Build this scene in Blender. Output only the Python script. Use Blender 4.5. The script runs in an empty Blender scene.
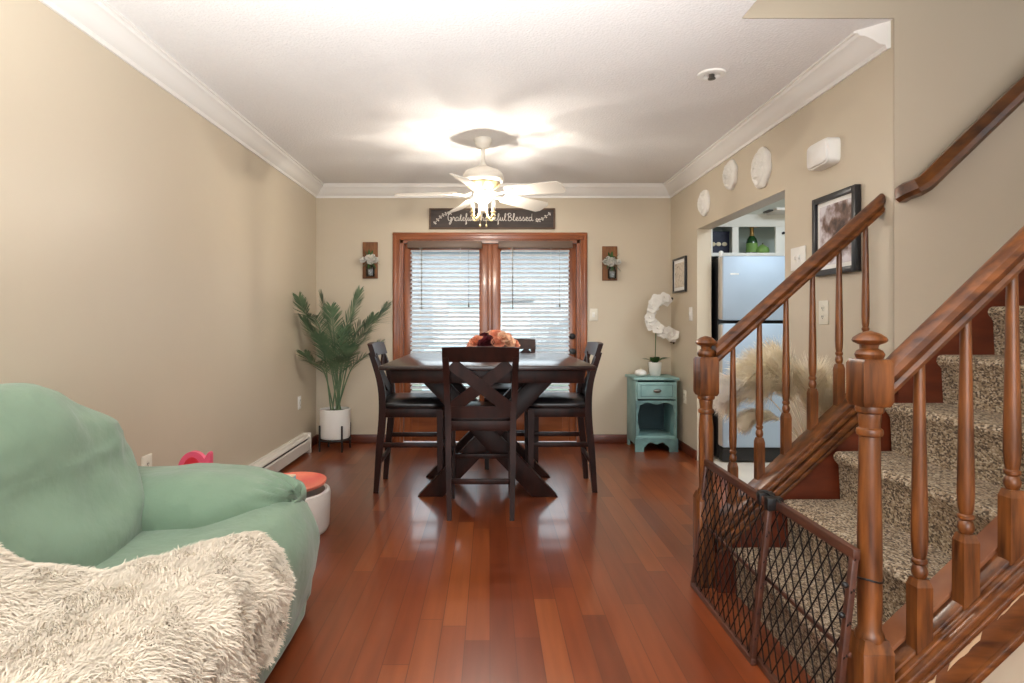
import bpy, bmesh, math, random
from math import sin, cos, pi, sqrt, radians as R
from mathutils import Vector as V, Matrix, noise

random.seed(7)
sc = bpy.context.scene
C = sc.collection

# ------------------------------------------------------------------ camera, world, lights, exposure
cam = bpy.data.cameras.new('camera')
cam.sensor_width = 36.0
cam.lens = 600.0 / 1024 * 36
cam.shift_x = 22 / 1024
cam.shift_y = -19.5 / 1024
cam.clip_start = 0.05
cam_o = bpy.data.objects.new('camera', cam)
C.objects.link(cam_o)
cam_o.location = (0, 0, 1.17)
cam_o.rotation_euler = (R(90), 0, 0)
sc.camera = cam_o
sc.view_settings.view_transform = 'Standard'
sc.view_settings.look = 'None'
sc.view_settings.gamma = 1
sc.view_settings.use_curve_mapping = False
sc.view_settings.exposure = 0.16

w = bpy.data.worlds.new('sky')
sc.world = w
w.use_nodes = True
bg = w.node_tree.nodes['Background']
bg.inputs[0].default_value = (0.89, 0.95, 1.0, 1)
bg.inputs[1].default_value = 4.2


def area(name, loc, rot, sx, sy, power, col=(1, 1, 1), spread=180):
    l = bpy.data.lights.new(name, 'AREA')
    l.shape = 'RECTANGLE'
    l.size, l.size_y = sx, sy
    l.energy = power
    l.color = col
    l.spread = R(spread)
    o = bpy.data.objects.new(name, l)
    C.objects.link(o)
    o.location = loc
    o.rotation_euler = rot
    return o


area('rear_fill_light', (0.3, -2.85, 1.45), (R(90), 0, 0), 3.4, 1.9, 45, (1.0, 0.97, 0.94))  # added fill behind the camera, set at the unseen rear wall
area('stairwell_light', (2.2, 2.05, 4.6), (0, 0, 0), 1.2, 0.8, 0.8, (1.0, 0.93, 0.84))
area('kitchen_light', (2.7, 3.5, 2.4), (0, 0, 0), 1.0, 0.8, 42, (0.80, 0.91, 1.0))
area('ceiling_fill_light', (-0.05, -0.1, 0.8), (R(152), R(-6), 0), 1.2, 1.2, 92, (0.96, 0.98, 1.0), 95)  # added unseen upward fill to brighten the ceiling, no lamp stands here

# ------------------------------------------------------------------ materials
M = {}


def lin(c):
    return tuple(((x / 255) / 12.92 if x / 255 <= 0.04045 else ((x / 255 + 0.055) / 1.055) ** 2.4) for x in c) + (1,)


def mat(name, rgb, rough=0.5, metal=0.0, spec=0.5, var=0.0, vscale=8.0, bump=0.0, bscale=60.0, sheen=0.0,
        coat=0.0, stretch=(1, 1, 1), rgb2=None, detail=4.0, emit=None, estr=0.0):
    m = bpy.data.materials.new(name)
    m.use_nodes = True
    nt = m.node_tree
    b = nt.nodes['Principled BSDF']
    c = lin(rgb)
    b.inputs['Base Color'].default_value = c
    b.inputs['Roughness'].default_value = rough
    b.inputs['Metallic'].default_value = metal
    b.inputs['Specular IOR Level'].default_value = spec
    b.inputs['Sheen Weight'].default_value = sheen
    b.inputs['Coat Weight'].default_value = coat
    b.inputs['Coat Roughness'].default_value = 0.15
    if emit:
        b.inputs['Emission Color'].default_value = lin(emit)
        b.inputs['Emission Strength'].default_value = estr
    tc = nt.nodes.new('ShaderNodeTexCoord')
    mp = nt.nodes.new('ShaderNodeMapping')
    mp.inputs['Scale'].default_value = stretch
    nt.links.new(tc.outputs['Object'], mp.inputs['Vector'])
    if var > 0 or rgb2:
        n = nt.nodes.new('ShaderNodeTexNoise')
        n.inputs['Scale'].default_value = vscale
        n.inputs['Detail'].default_value = detail
        nt.links.new(mp.outputs[0], n.inputs['Vector'])
        rp = nt.nodes.new('ShaderNodeValToRGB')
        if rgb2:
            a, d = lin(rgb2), c
        else:
            a = tuple(x * (1 - var) for x in c[:3]) + (1,)
            d = tuple(min(1, x * (1 + var)) for x in c[:3]) + (1,)
        rp.color_ramp.elements[0].position = 0.32
        rp.color_ramp.elements[1].position = 0.68
        rp.color_ramp.elements[0].color = a
        rp.color_ramp.elements[1].color = d
        nt.links.new(n.outputs['Fac'], rp.inputs['Fac'])
        nt.links.new(rp.outputs[0], b.inputs['Base Color'])
    if bump > 0:
        n2 = nt.nodes.new('ShaderNodeTexNoise')
        n2.inputs['Scale'].default_value = bscale
        n2.inputs['Detail'].default_value = 3
        nt.links.new(mp.outputs[0], n2.inputs['Vector'])
        bp = nt.nodes.new('ShaderNodeBump')
        bp.inputs['Strength'].default_value = bump
        bp.inputs['Distance'].default_value = 0.01
        nt.links.new(n2.outputs['Fac'], bp.inputs['Height'])
        nt.links.new(bp.outputs[0], b.inputs['Normal'])
    M[name] = m
    return m


mat('wall_paint', (204, 191, 169), 0.42, var=0.015, vscale=1.5, bump=0.03, bscale=180)
mat('wall_paint_shaded', (196, 182, 160), 0.5, var=0.015, vscale=1.5, bump=0.03, bscale=180)  # same paint as the other walls, stairwell shade put into the colour
mat('ceiling_texture', (236, 234, 232), 0.9, var=0.02, vscale=90, bump=0.5, bscale=80)
mat('white_trim', (236, 233, 228), 0.35)
mat('white_plastic', (238, 236, 230), 0.35)
mat('dark_slot', (30, 28, 26), 0.6)
mat('casing_wood', (160, 92, 52), 0.3, rgb2=(122, 64, 34), vscale=3, stretch=(6, 6, 0.7), coat=0.3)
mat('casing_wood_across', (160, 92, 52), 0.3, rgb2=(122, 64, 34), vscale=3, stretch=(0.7, 6, 6), coat=0.3)
mat('baseboard_wood', (108, 50, 26), 0.35, rgb2=(80, 34, 18), vscale=4, stretch=(1, 1, 8), coat=0.2)
mat('stair_wood', (136, 80, 36), 0.36, rgb2=(62, 30, 12), vscale=7, stretch=(6, 6, 0.7), coat=0.15, detail=6)
mat('rail_wood', (130, 76, 34), 0.36, rgb2=(62, 30, 12), vscale=6, stretch=(0.9, 6, 5), coat=0.15, detail=6)
mat('skirt_wood', (112, 48, 24), 0.35, rgb2=(80, 32, 16), vscale=5, stretch=(0.9, 5, 4), coat=0.3)
mat('dark_rail_wood', (112, 66, 28), 0.34, rgb2=(62, 34, 15), vscale=6, stretch=(1, 5, 3), coat=0.5)
mat('espresso_wood', (52, 25, 18), 0.38, rgb2=(30, 14, 10), vscale=5, stretch=(4, 4, 1), spec=0.2)
mat('tabletop_wood', (46, 25, 21), 0.28, rgb2=(30, 16, 14), vscale=5, stretch=(4, 1, 1), coat=0.4)
mat('black_leather', (24, 22, 24), 0.3, bump=0.08, bscale=150, coat=0.2)
mat('sage_fabric', (113, 136, 113), 0.85, var=0.07, vscale=5, bump=0.35, bscale=22, sheen=0.25)
mat('shag', (222, 210, 191), 0.9, var=0.05, vscale=40, sheen=0.2)
mat('fan_white', (228, 222, 210), 0.35)
mat('brass', (206, 184, 140), 0.3, metal=0.8)
mat('frosted_white', (245, 240, 230), 0.3)
mat('pewter', (120, 118, 112), 0.35, metal=1.0)
mat('heater_metal', (222, 216, 206), 0.4)
mat('pot_ceramic', (236, 234, 228), 0.3)
mat('black_metal', (20, 19, 19), 0.4)
mat('soil', (58, 42, 30), 0.95, var=0.3, vscale=40)
mat('palm_leaf', (118, 142, 106), 0.5, rgb2=(70, 100, 74), vscale=9)
mat('palm_stem', (92, 112, 60), 0.5)
mat('teal_paint', (146, 180, 176), 0.5, rgb2=(118, 156, 154), vscale=7, bump=0.1, bscale=40)
mat('teal_worn', (84, 112, 114), 0.55, rgb2=(116, 154, 150), vscale=9)
mat('teal_dark', (52, 78, 84), 0.6, rgb2=(40, 62, 68), vscale=6)
mat('petal_white', (230, 226, 218), 0.6, var=0.03, vscale=30)
mat('leaf_green', (66, 104, 50), 0.45, rgb2=(40, 72, 36), vscale=12)
mat('dark_twig', (70, 58, 40), 0.7)
mat('rustic_board', (142, 94, 58), 0.7, rgb2=(104, 66, 40), vscale=8, stretch=(5, 5, 1), bump=0.2, bscale=40)
mat('sign_board', (76, 68, 64), 0.7, rgb2=(58, 51, 49), vscale=6, stretch=(1, 5, 5))
mat('sign_frame', (104, 80, 62), 0.6, rgb2=(80, 60, 46), vscale=8, stretch=(1, 5, 5))
mat('sign_letter', (236, 230, 222), 0.7)
mat('peach_petal', (246, 180, 148), 0.6, rgb2=(234, 150, 116), vscale=25)
mat('cream_petal', (248, 214, 184), 0.6, rgb2=(240, 186, 148), vscale=25)
mat('burgundy_petal', (104, 28, 38), 0.6, rgb2=(70, 18, 28), vscale=25)
mat('stone_tub', (216, 210, 202), 0.6, var=0.03, vscale=10)
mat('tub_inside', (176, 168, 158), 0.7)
mat('coral_tray', (236, 140, 112), 0.4, rgb2=(222, 96, 92), vscale=5)
mat('card_cream', (236, 222, 196), 0.6, rgb2=(210, 196, 160), vscale=20)
mat('purple_card', (92, 66, 96), 0.6)
mat('pale_blue_card', (150, 190, 206), 0.6)
mat('pink_plastic', (232, 92, 122), 0.35)
mat('red_plastic', (204, 34, 52), 0.35)
mat('fridge_steel', (166, 182, 198), 0.5, metal=0.3, var=0.03, vscale=3)
mat('fridge_edge', (206, 200, 190), 0.4, metal=0.3)
mat('fridge_black', (20, 20, 22), 0.45)
mat('cabinet_white', (232, 232, 226), 0.45)
mat('cabinet_inside', (196, 206, 200), 0.6)
mat('navy_card', (34, 40, 66), 0.6, rgb2=(24, 28, 50), vscale=9)
mat('bottle_green', (36, 74, 38), 0.12, coat=0.5)
mat('gold_foil', (176, 140, 84), 0.35, metal=0.6)
mat('bottle_label', (122, 160, 84), 0.6)
mat('kitchen_tile', (214, 204, 190), 0.4, var=0.04, vscale=3)
mat('wall_cool_lit', (190, 192, 182), 0.6)  # tan wall turned grey, cool light put into the colour
mat('picture_frame_black', (26, 26, 30), 0.35)
mat('mat_board', (240, 238, 234), 0.7)

mat('gate_wood', (92, 54, 38), 0.45, rgb2=(66, 36, 26), vscale=6, stretch=(4, 0.8, 4), coat=0.2)
mat('gate_wire', (26, 19, 17), 0.6, spec=0.2)
mat('blind_rail', (104, 84, 70), 0.5)
mat('outlet_ivory', (228, 222, 206), 0.4)
mat('lampshade_glass', (238, 240, 240), 0.1)
mat('deck_wood', (150, 146, 142), 0.8, var=0.1, vscale=4, stretch=(1, 8, 1))
mat('siding', (196, 214, 222), 0.8)
mat('siding_white', (236, 240, 242), 0.8)
mat('siding_grey', (158, 160, 164), 0.8)
mat('roof_shingle', (120, 132, 142), 0.9, var=0.2, vscale=30)
mat('grass_ground', (120, 130, 110), 0.95, var=0.2, vscale=8)
mat('worn_wood', (150, 92, 52), 0.5, rgb2=(112, 58, 28), vscale=5)
mat('pebble_grey', (176, 174, 172), 0.6, rgb2=(110, 108, 108), vscale=60)
mat('bare_wood', (206, 174, 138), 0.7)
mat('vase_dark', (70, 60, 54), 0.5)


def nodes(m):
    return m.node_tree.nodes, m.node_tree.links


def floor_mat():
    m = bpy.data.materials.new('cherry_floor')
    m.use_nodes = True
    N, L = nodes(m)
    b = N['Principled BSDF']
    tc = N.new('ShaderNodeTexCoord')
    mp = N.new('ShaderNodeMapping')
    sx = N.new('ShaderNodeSeparateXYZ')
    L.new(tc.outputs['Object'], sx.inputs[0])
    dv = N.new('ShaderNodeMath')
    dv.operation = 'DIVIDE'
    dv.inputs[1].default_value = 0.092
    L.new(sx.outputs['X'], dv.inputs[0])
    fl = N.new('ShaderNodeMath')
    fl.operation = 'FLOOR'
    L.new(dv.outputs[0], fl.inputs[0])
    wn = N.new('ShaderNodeTexWhiteNoise')
    wn.noise_dimensions = '1D'
    L.new(fl.outputs[0], wn.inputs['W'])
    ma = N.new('ShaderNodeMath')
    ma.operation = 'MULTIPLY_ADD'
    ma.inputs[1].default_value = 1.2
    L.new(wn.outputs['Value'], ma.inputs[0])
    L.new(sx.outputs['Y'], ma.inputs[2])
    cb = N.new('ShaderNodeCombineXYZ')
    L.new(ma.outputs[0], cb.inputs[0])
    L.new(sx.outputs['X'], cb.inputs[1])
    L.new(cb.outputs[0], mp.inputs['Vector'])
    br = N.new('ShaderNodeTexBrick')
    br.offset = 0.0
    br.inputs['Color1'].default_value = (0, 0, 0, 1)
    br.inputs['Color2'].default_value = (1, 1, 1, 1)
    br.inputs['Mortar'].default_value = (0.45, 0.45, 0.45, 1)
    br.inputs['Scale'].default_value = 1
    br.inputs['Brick Width'].default_value = 1.2
    br.inputs['Row Height'].default_value = 0.092
    br.inputs['Mortar Size'].default_value = 0.0016
    br.inputs['Mortar Smooth'].default_value = 0.2
    L.new(mp.outputs[0], br.inputs['Vector'])
    rp = N.new('ShaderNodeValToRGB')
    e = rp.color_ramp.elements
    e[0].position, e[0].color = 0.0, lin((108, 48, 23))
    e[1].position, e[1].color = 1.0, lin((150, 80, 39))
    k = e.new(0.5)
    k.color = lin((128, 61, 29))
    L.new(br.outputs['Color'], rp.inputs['Fac'])
    ns = N.new('ShaderNodeTexNoise')
    mp2 = N.new('ShaderNodeMapping')
    mp2.inputs['Scale'].default_value = (22, 1.6, 1)
    L.new(tc.outputs['Object'], mp2.inputs['Vector'])
    L.new(mp2.outputs[0], ns.inputs['Vector'])
    ns.inputs['Scale'].default_value = 1.3
    ns.inputs['Detail'].default_value = 1.5
    rp2 = N.new('ShaderNodeValToRGB')
    rp2.color_ramp.elements[0].position = 0.3
    rp2.color_ramp.elements[0].color = (0.84, 0.81, 0.8, 1)
    rp2.color_ramp.elements[1].position = 0.7
    rp2.color_ramp.elements[1].color = (1.07, 1.06, 1.05, 1)
    L.new(ns.outputs['Fac'], rp2.inputs['Fac'])
    mx = N.new('ShaderNodeMix')
    mx.data_type = 'RGBA'
    mx.blend_type = 'MULTIPLY'
    mx.inputs[0].default_value = 1
    L.new(rp.outputs[0], mx.inputs[6])
    L.new(rp2.outputs[0], mx.inputs[7])
    mx2 = N.new('ShaderNodeMix')
    mx2.data_type = 'RGBA'
    L.new(br.outputs['Fac'], mx2.inputs[0])
    L.new(mx.outputs[2], mx2.inputs[6])
    mx2.inputs[7].default_value = lin((92, 40, 21))
    L.new(mx2.outputs[2], b.inputs['Base Color'])
    n3 = N.new('ShaderNodeTexNoise')
    n3.inputs['Scale'].default_value = 3
    L.new(tc.outputs['Object'], n3.inputs['Vector'])
    mr = N.new('ShaderNodeMapRange')
    mr.inputs[3].default_value = 0.28
    mr.inputs[4].default_value = 0.33
    L.new(n3.outputs['Fac'], mr.inputs[0])
    L.new(mr.outputs[0], b.inputs['Roughness'])
    b.inputs['Specular IOR Level'].default_value = 0.5
    b.inputs['Coat Weight'].default_value = 0.35
    b.inputs['Coat Roughness'].default_value = 0.1
    M['cherry_floor'] = m


floor_mat()


def carpet_mat():
    m = bpy.data.materials.new('tweed_carpet')
    m.use_nodes = True
    N, L = nodes(m)
    b = N['Principled BSDF']
    b.inputs['Roughness'].default_value = 0.95
    tc = N.new('ShaderNodeTexCoord')
    vo = N.new('ShaderNodeTexVoronoi')
    vo.inputs['Scale'].default_value = 190
    mpc = N.new('ShaderNodeMapping')
    mpc.inputs['Scale'].default_value = (1, .62, 1)
    mpc.inputs['Rotation'].default_value = (R(30), R(20), R(25))
    L.new(tc.outputs['Object'], mpc.inputs['Vector'])
    L.new(mpc.outputs[0], vo.inputs['Vector'])
    rp = N.new('ShaderNodeValToRGB')
    rp.color_ramp.interpolation = 'CONSTANT'
    e = rp.color_ramp.elements
    e[0].position, e[0].color = 0.0, lin((92, 78, 64))
    e[1].position, e[1].color = 0.26, lin((172, 153, 128))
    for p, c in ((0.5, (150, 130, 104)), (0.72, (194, 178, 154)), (0.88, (126, 108, 88))):
        k = e.new(p)
        k.color = lin(c)
    sp = N.new('ShaderNodeSeparateColor')
    L.new(vo.outputs['Color'], sp.inputs[0])
    L.new(sp.outputs[0], rp.inputs['Fac'])
    L.new(rp.outputs[0], b.inputs['Base Color'])
    bp = N.new('ShaderNodeBump')
    bp.invert = True
    bp.inputs['Strength'].default_value = 0.6
    bp.inputs['Distance'].default_value = 0.004
    L.new(vo.outputs['Distance'], bp.inputs['Height'])
    L.new(bp.outputs[0], b.inputs['Normal'])
    M['tweed_carpet'] = m


carpet_mat()


def glass_mat(name, tint=(1, 1, 1), refl=0.06):
    m = bpy.data.materials.new(name)
    m.use_nodes = True
    N, L = nodes(m)
    N.remove(N['Principled BSDF'])
    t = N.new('ShaderNodeBsdfTransparent')
    t.inputs[0].default_value = tint + (1,)
    g = N.new('ShaderNodeBsdfGlossy')
    g.inputs['Roughness'].default_value = 0.03
    mx = N.new('ShaderNodeMixShader')
    fr = N.new('ShaderNodeFresnel')
    L.new(fr.outputs[0], mx.inputs[0])
    L.new(t.outputs[0], mx.inputs[1])
    L.new(g.outputs[0], mx.inputs[2])
    L.new(mx.outputs[0], N['Material Output'].inputs[0])
    M[name] = m


glass_mat('window_glass', (0.93, 0.97, 0.98))
glass_mat('jar_glass', (0.93, 0.95, 0.96))


def slat_mat():
    m = bpy.data.materials.new('blind_slat')
    m.use_nodes = True
    N, L = nodes(m)
    N.remove(N['Principled BSDF'])
    d = N.new('ShaderNodeBsdfDiffuse')
    d.inputs[0].default_value = lin((236, 238, 242))
    t = N.new('ShaderNodeBsdfTranslucent')
    t.inputs[0].default_value = lin((232, 236, 242))
    mx = N.new('ShaderNodeMixShader')
    mx.inputs[0].default_value = 0.28
    L.new(d.outputs[0], mx.inputs[1])
    L.new(t.outputs[0], mx.inputs[2])
    L.new(mx.outputs[0], N['Material Output'].inputs[0])
    M['blind_slat'] = m


slat_mat()


def plume_mat(name, c):
    m = bpy.data.materials.new(name)
    m.use_nodes = True
    N, L = nodes(m)
    N.remove(N['Principled BSDF'])
    d = N.new('ShaderNodeBsdfDiffuse')
    t = N.new('ShaderNodeBsdfTranslucent')
    d.inputs[0].default_value = lin(c)
    t.inputs[0].default_value = lin(c)
    mx = N.new('ShaderNodeMixShader')
    mx.inputs[0].default_value = 0.5
    L.new(d.outputs[0], mx.inputs[1])
    L.new(t.outputs[0], mx.inputs[2])
    L.new(mx.outputs[0], N['Material Output'].inputs[0])
    M[name] = m


plume_mat('pampas', (254, 247, 230))
plume_mat('pampas_white', (255, 252, 246))


def bulb_mat():
    m = bpy.data.materials.new('lit_bulb')
    m.use_nodes = True
    N, L = nodes(m)
    N.remove(N['Principled BSDF'])
    t = N.new('ShaderNodeBsdfTransparent')
    e = N.new('ShaderNodeEmission')
    e.inputs[0].default_value = (1, 0.93, 0.8, 1)
    e.inputs[1].default_value = 1.2
    mx = N.new('ShaderNodeMixShader')
    mx.inputs[0].default_value = 0.55
    L.new(t.outputs[0], mx.inputs[1])
    L.new(e.outputs[0], mx.inputs[2])
    L.new(mx.outputs[0], N['Material Output'].inputs[0])
    M['lit_bulb'] = m


bulb_mat()


def picture_mat(name, kind):
    m = bpy.data.materials.new(name)
    m.use_nodes = True
    N, L = nodes(m)
    b = N['Principled BSDF']
    b.inputs['Roughness'].default_value = 0.25
    tc = N.new('ShaderNodeTexCoord')
    n1 = N.new('ShaderNodeTexNoise')
    n1.inputs['Detail'].default_value = 6
    L.new(tc.outputs['Object'], n1.inputs['Vector'])
    rp = N.new('ShaderNodeValToRGB')
    e = rp.color_ramp.elements
    if kind == 'trees':
        n1.inputs['Scale'].default_value = 16
        sx = N.new('ShaderNodeSeparateXYZ')
        L.new(tc.outputs['Object'], sx.inputs[0])
        # darker foliage around a blob right of the middle, pale sky elsewhere
        vd = N.new('ShaderNodeVectorMath')
        vd.operation = 'DISTANCE'
        vd.inputs[1].default_value = (0, -0.05, 0.03)
        L.new(tc.outputs['Object'], vd.inputs[0])
        mm = N.new('ShaderNodeMath')
        mm.operation = 'MULTIPLY_ADD'
        mm.inputs[1].default_value = -2.6
        mm.inputs[2].default_value = 0.42
        L.new(vd.outputs['Value'], mm.inputs[0])
        ad = N.new('ShaderNodeMath')
        ad.operation = 'ADD'
        L.new(mm.outputs[0], ad.inputs[0])
        L.new(n1.outputs['Fac'], ad.inputs[1])
        L.new(ad.outputs[0], rp.inputs['Fac'])
        e[0].position, e[0].color = 0.45, lin((222, 216, 220))
        e[1].position, e[1].color = 0.82, lin((70, 58, 54))
        k = e.new(0.56)
        k.color = lin((176, 162, 162))
        k = e.new(0.68)
        k.color = lin((120, 96, 86))
    else:
        n1.inputs['Scale'].default_value = 14
        n1.inputs['Distortion'].default_value = 2
        L.new(n1.outputs['Fac'], rp.inputs['Fac'])
        e[0].position, e[0].color = 0.47, lin((226, 214, 196))
        e[1].position, e[1].color = 0.53, lin((226, 214, 196))
        k = e.new(0.5)
        k.color = lin((150, 128, 108))
    L.new(rp.outputs[0], b.inputs['Base Color'])
    M[name] = m


picture_mat('tree_print', 'trees')
picture_mat('line_print', 'lines')


# ------------------------------------------------------------------ mesh helpers
def new_bm():
    return bmesh.new()


def quadloop(bm, a, b):
    n = len(a)
    for i in range(n):
        j = (i + 1) % n
        bm.faces.new((a[i], a[j], b[j], b[i]))


def box(bm, lo, hi, bevel=0.0, seg=2):
    x0, y0, z0 = lo
    x1, y1, z1 = hi
    v = [bm.verts.new(p) for p in ((x0, y0, z0), (x1, y0, z0), (x1, y1, z0), (x0, y1, z0),
                                   (x0, y0, z1), (x1, y0, z1), (x1, y1, z1), (x0, y1, z1))]
    fs = [bm.faces.new([v[i] for i in q]) for q in ((3, 2, 1, 0), (4, 5, 6, 7), (0, 1, 5, 4), (1, 2, 6, 5), (2, 3, 7, 6), (3, 0, 4, 7))]
    if bevel > 0:
        ed = list({e for f in fs for e in f.edges})
        bmesh.ops.bevel(bm, geom=ed, offset=bevel, segments=seg, profile=0.5, affect='EDGES', clamp_overlap=True)
    return bm


def prism(bm, pts, axis, a, b, bevel=0.0):
    """extrude a closed 2D polygon along an axis: pts in the other two coordinates (x,y order kept)"""
    def mk(p, t):
        if axis == 'x':
            return (t, p[0], p[1])
        if axis == 'y':
            return (p[0], t, p[1])
        return (p[0], p[1], t)
    A = [bm.verts.new(mk(p, a)) for p in pts]
    B = [bm.verts.new(mk(p, b)) for p in pts]
    fs = [bm.faces.new(A), bm.faces.new(B[::-1])]
    n = len(pts)
    for i in range(n):
        j = (i + 1) % n
        fs.append(bm.faces.new((A[j], A[i], B[i], B[j])))
    if bevel > 0:
        ed = list({e for f in fs for e in f.edges})
        bmesh.ops.bevel(bm, geom=ed, offset=bevel, segments=2, profile=0.5, affect='EDGES', clamp_overlap=True)
    return bm


def lathe(bm, prof, loc=(0, 0, 0), seg=24, mat4=None, caps=True):
    """prof: list of (r, z)"""
    rings = []
    for r, z in prof:
        ring = []
        for i in range(seg):
            a = 2 * pi * i / seg
            p = V((r * cos(a), r * sin(a), z))
            if mat4:
                p = mat4 @ p
            ring.append(bm.verts.new(p + V(loc)))
        rings.append(ring)
    for a, b in zip(rings, rings[1:]):
        quadloop(bm, a, b)
    if caps:
        bm.faces.new(rings[0][::-1])
        bm.faces.new(rings[-1])
    return bm


def frame_along(pts):
    """parallel transport frames"""
    P = [V(p) for p in pts]
    out = []
    t0 = (P[1] - P[0]).normalized()
    up = V((0, 0, 1)) if abs(t0.z) < 0.9 else V((0, 1, 0))
    n = t0.cross(up).normalized()
    for i in range(len(P)):
        if i == 0:
            t = (P[1] - P[0]).normalized()
        elif i == len(P) - 1:
            t = (P[-1] - P[-2]).normalized()
        else:
            t = ((P[i + 1] - P[i]).normalized() + (P[i] - P[i - 1]).normalized()).normalized()
        n = (n - t * n.dot(t)).normalized()
        out.append((P[i], t, n, t.cross(n)))
    return out


def tube(bm, pts, rad, seg=8, caps=True):
    fr = frame_along(pts)
    rings = []
    for k, (p, t, n, b) in enumerate(fr):
        r = rad[k] if isinstance(rad, (list, tuple)) else rad
        rings.append([bm.verts.new(p + (n * cos(2 * pi * i / seg) + b * sin(2 * pi * i / seg)) * r) for i in range(seg)])
    for a, b in zip(rings, rings[1:]):
        quadloop(bm, a, b)
    if caps:
        bm.faces.new(rings[0][::-1])
        bm.faces.new(rings[-1])
    return bm


def loft(bm, loops, caps=True):
    rings = [[bm.verts.new(p) for p in l] for l in loops]
    for a, b in zip(rings, rings[1:]):
        quadloop(bm, a, b)
    if caps:
        for r, flip in ((rings[0], True), (rings[-1], False)):
            c = bm.verts.new(sum((v.co for v in r), V()) / len(r))
            n = len(r)
            for i in range(n):
                j = (i + 1) % n
                bm.faces.new((c, r[j], r[i]) if flip else (c, r[i], r[j]))
    return bm


def beam(bm, p0, p1, wdt, hgt, side=(0, 1, 0), bevel=0.0):
    """rectangular bar from p0 to p1; 'side' is the direction of its width"""
    p0, p1 = V(p0), V(p1)
    t = (p1 - p0).normalized()
    s = V(side)
    s = (s - t * s.dot(t)).normalized()
    u = t.cross(s)
    vs = []
    for p in (p0, p1):
        for a, b in ((-1, -1), (1, -1), (1, 1), (-1, 1)):
            vs.append(bm.verts.new(p + s * a * wdt / 2 + u * b * hgt / 2))
    fs = [bm.faces.new([vs[i] for i in q]) for q in ((3, 2, 1, 0), (4, 5, 6, 7), (0, 1, 5, 4), (1, 2, 6, 5), (2, 3, 7, 6), (3, 0, 4, 7))]
    if bevel > 0:
        ed = list({e for f in fs for e in f.edges})
        bmesh.ops.bevel(bm, geom=ed, offset=bevel, segments=2, profile=0.5, affect='EDGES', clamp_overlap=True)
    return bm


def catmull(pts, n=8, closed=False):
    P = [V(p) for p in pts]
    out = []
    m = len(P)
    rng = range(m) if closed else range(m - 1)
    for i in rng:
        p1, p2 = P[i], P[(i + 1) % m]
        p0 = P[i - 1] if (closed or i > 0) else p1 * 2 - p2
        p3 = P[(i + 2) % m] if (closed or i + 2 < m) else p2 * 2 - p1
        for k in range(n):
            t = k / n
            out.append(0.5 * ((2 * p1) + (p2 - p0) * t + (2 * p0 - 5 * p1 + 4 * p2 - p3) * t * t + (3 * p1 - p0 - 3 * p2 + p3) * t ** 3))
    if not closed:
        out.append(P[-1].copy())
    return out


def ico(bm, loc, r, sub=2, scale=(1, 1, 1), jitter=0.0):
    m = Matrix.Translation(V(loc)) @ Matrix.Diagonal((r * scale[0], r * scale[1], r * scale[2], 1))
    res = bmesh.ops.create_icosphere(bm, subdivisions=sub, radius=1, matrix=m)
    if jitter:
        for v in res['verts']:
            v.co += V((random.uniform(-1, 1), random.uniform(-1, 1), random.uniform(-1, 1))) * jitter
    return bm


def obj(name, bm, m, parent=None, smooth=None, loc=None):
    me = bpy.data.meshes.new(name)
    bmesh.ops.recalc_face_normals(bm, faces=bm.faces)
    bm.to_mesh(me)
    bm.free()
    return link(name, me, m, parent, smooth, loc)


def link(name, me, m, parent=None, smooth=None, loc=None):
    for mm in (m if isinstance(m, (list, tuple)) else [m]):
        me.materials.append(M[mm])
    if smooth is not None:
        me.polygons.foreach_set('use_smooth', [True] * len(me.polygons))
        if smooth < 180:
            me.set_sharp_from_angle(angle=R(smooth))
    o = bpy.data.objects.new(name, me)
    C.objects.link(o)
    if parent:
        o.parent = parent
    if loc:
        o.location = loc
    return o


def tag(o, label, cat, group=None):
    o['label'] = label
    o['category'] = cat
    if group:
        o['group'] = group
    return o


def thing(name, label, cat, loc=(0, 0, 0), rz=0, group=None):
    o = bpy.data.objects.new(name, None)
    o.empty_display_size = 0.1
    C.objects.link(o)
    o.location = loc
    o.rotation_euler = (0, 0, rz)
    return tag(o, label, cat, group)


def struct(name, bm, m, smooth=None, parent=None):
    o = obj(name, bm, m, parent, smooth)
    if not parent:
        o['kind'] = 'structure'
    return o


def copy_tree(o, parent=None):
    c = o.copy()
    C.objects.link(c)
    if parent:
        c.parent = parent
    for ch in list(o.children):
        copy_tree(ch, c)
    return c


def bx(lo, hi, bevel=0.0):
    return box(new_bm(), lo, hi, bevel)


def ribbon_mesh(name, strands, m, parent=None):
    """strands: list of (points, half widths, side vector); thin tapered blades"""
    vs, fs = [], []
    for pts, ws, side in strands:
        k = len(vs)
        n = len(pts)
        for p, wd in zip(pts, ws):
            vs.append(tuple(p - side * wd))
            vs.append(tuple(p + side * wd))
        for i in range(n - 1):
            fs.append((k + 2 * i, k + 2 * i + 1, k + 2 * i + 3, k + 2 * i + 2))
    me = bpy.data.meshes.new(name)
    me.from_pydata(vs, [], fs)
    return link(name, me, m, parent, 180)


def rnd(a, b):
    return random.uniform(a, b)


# ------------------------------------------------------------------ room shell
XL, XR, YB, ZC = -1.68, 1.75, 5.8, 2.485
YW = 2.6            # stairwell wall face
WT = 0.12
YO0, YO1, ZO = 3.56, 5.07, 1.955        # kitchen opening

bm = bx((XL - .2, -3.2, -0.1), (4.6, YB + .15, 0.0))
struct('floor', bm, 'cherry_floor')
bm = bx((XR + WT - .02, YW + WT, 0.0), (4.4, YB, 0.008))
struct('floor_kitchen', bm, 'kitchen_tile')

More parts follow.
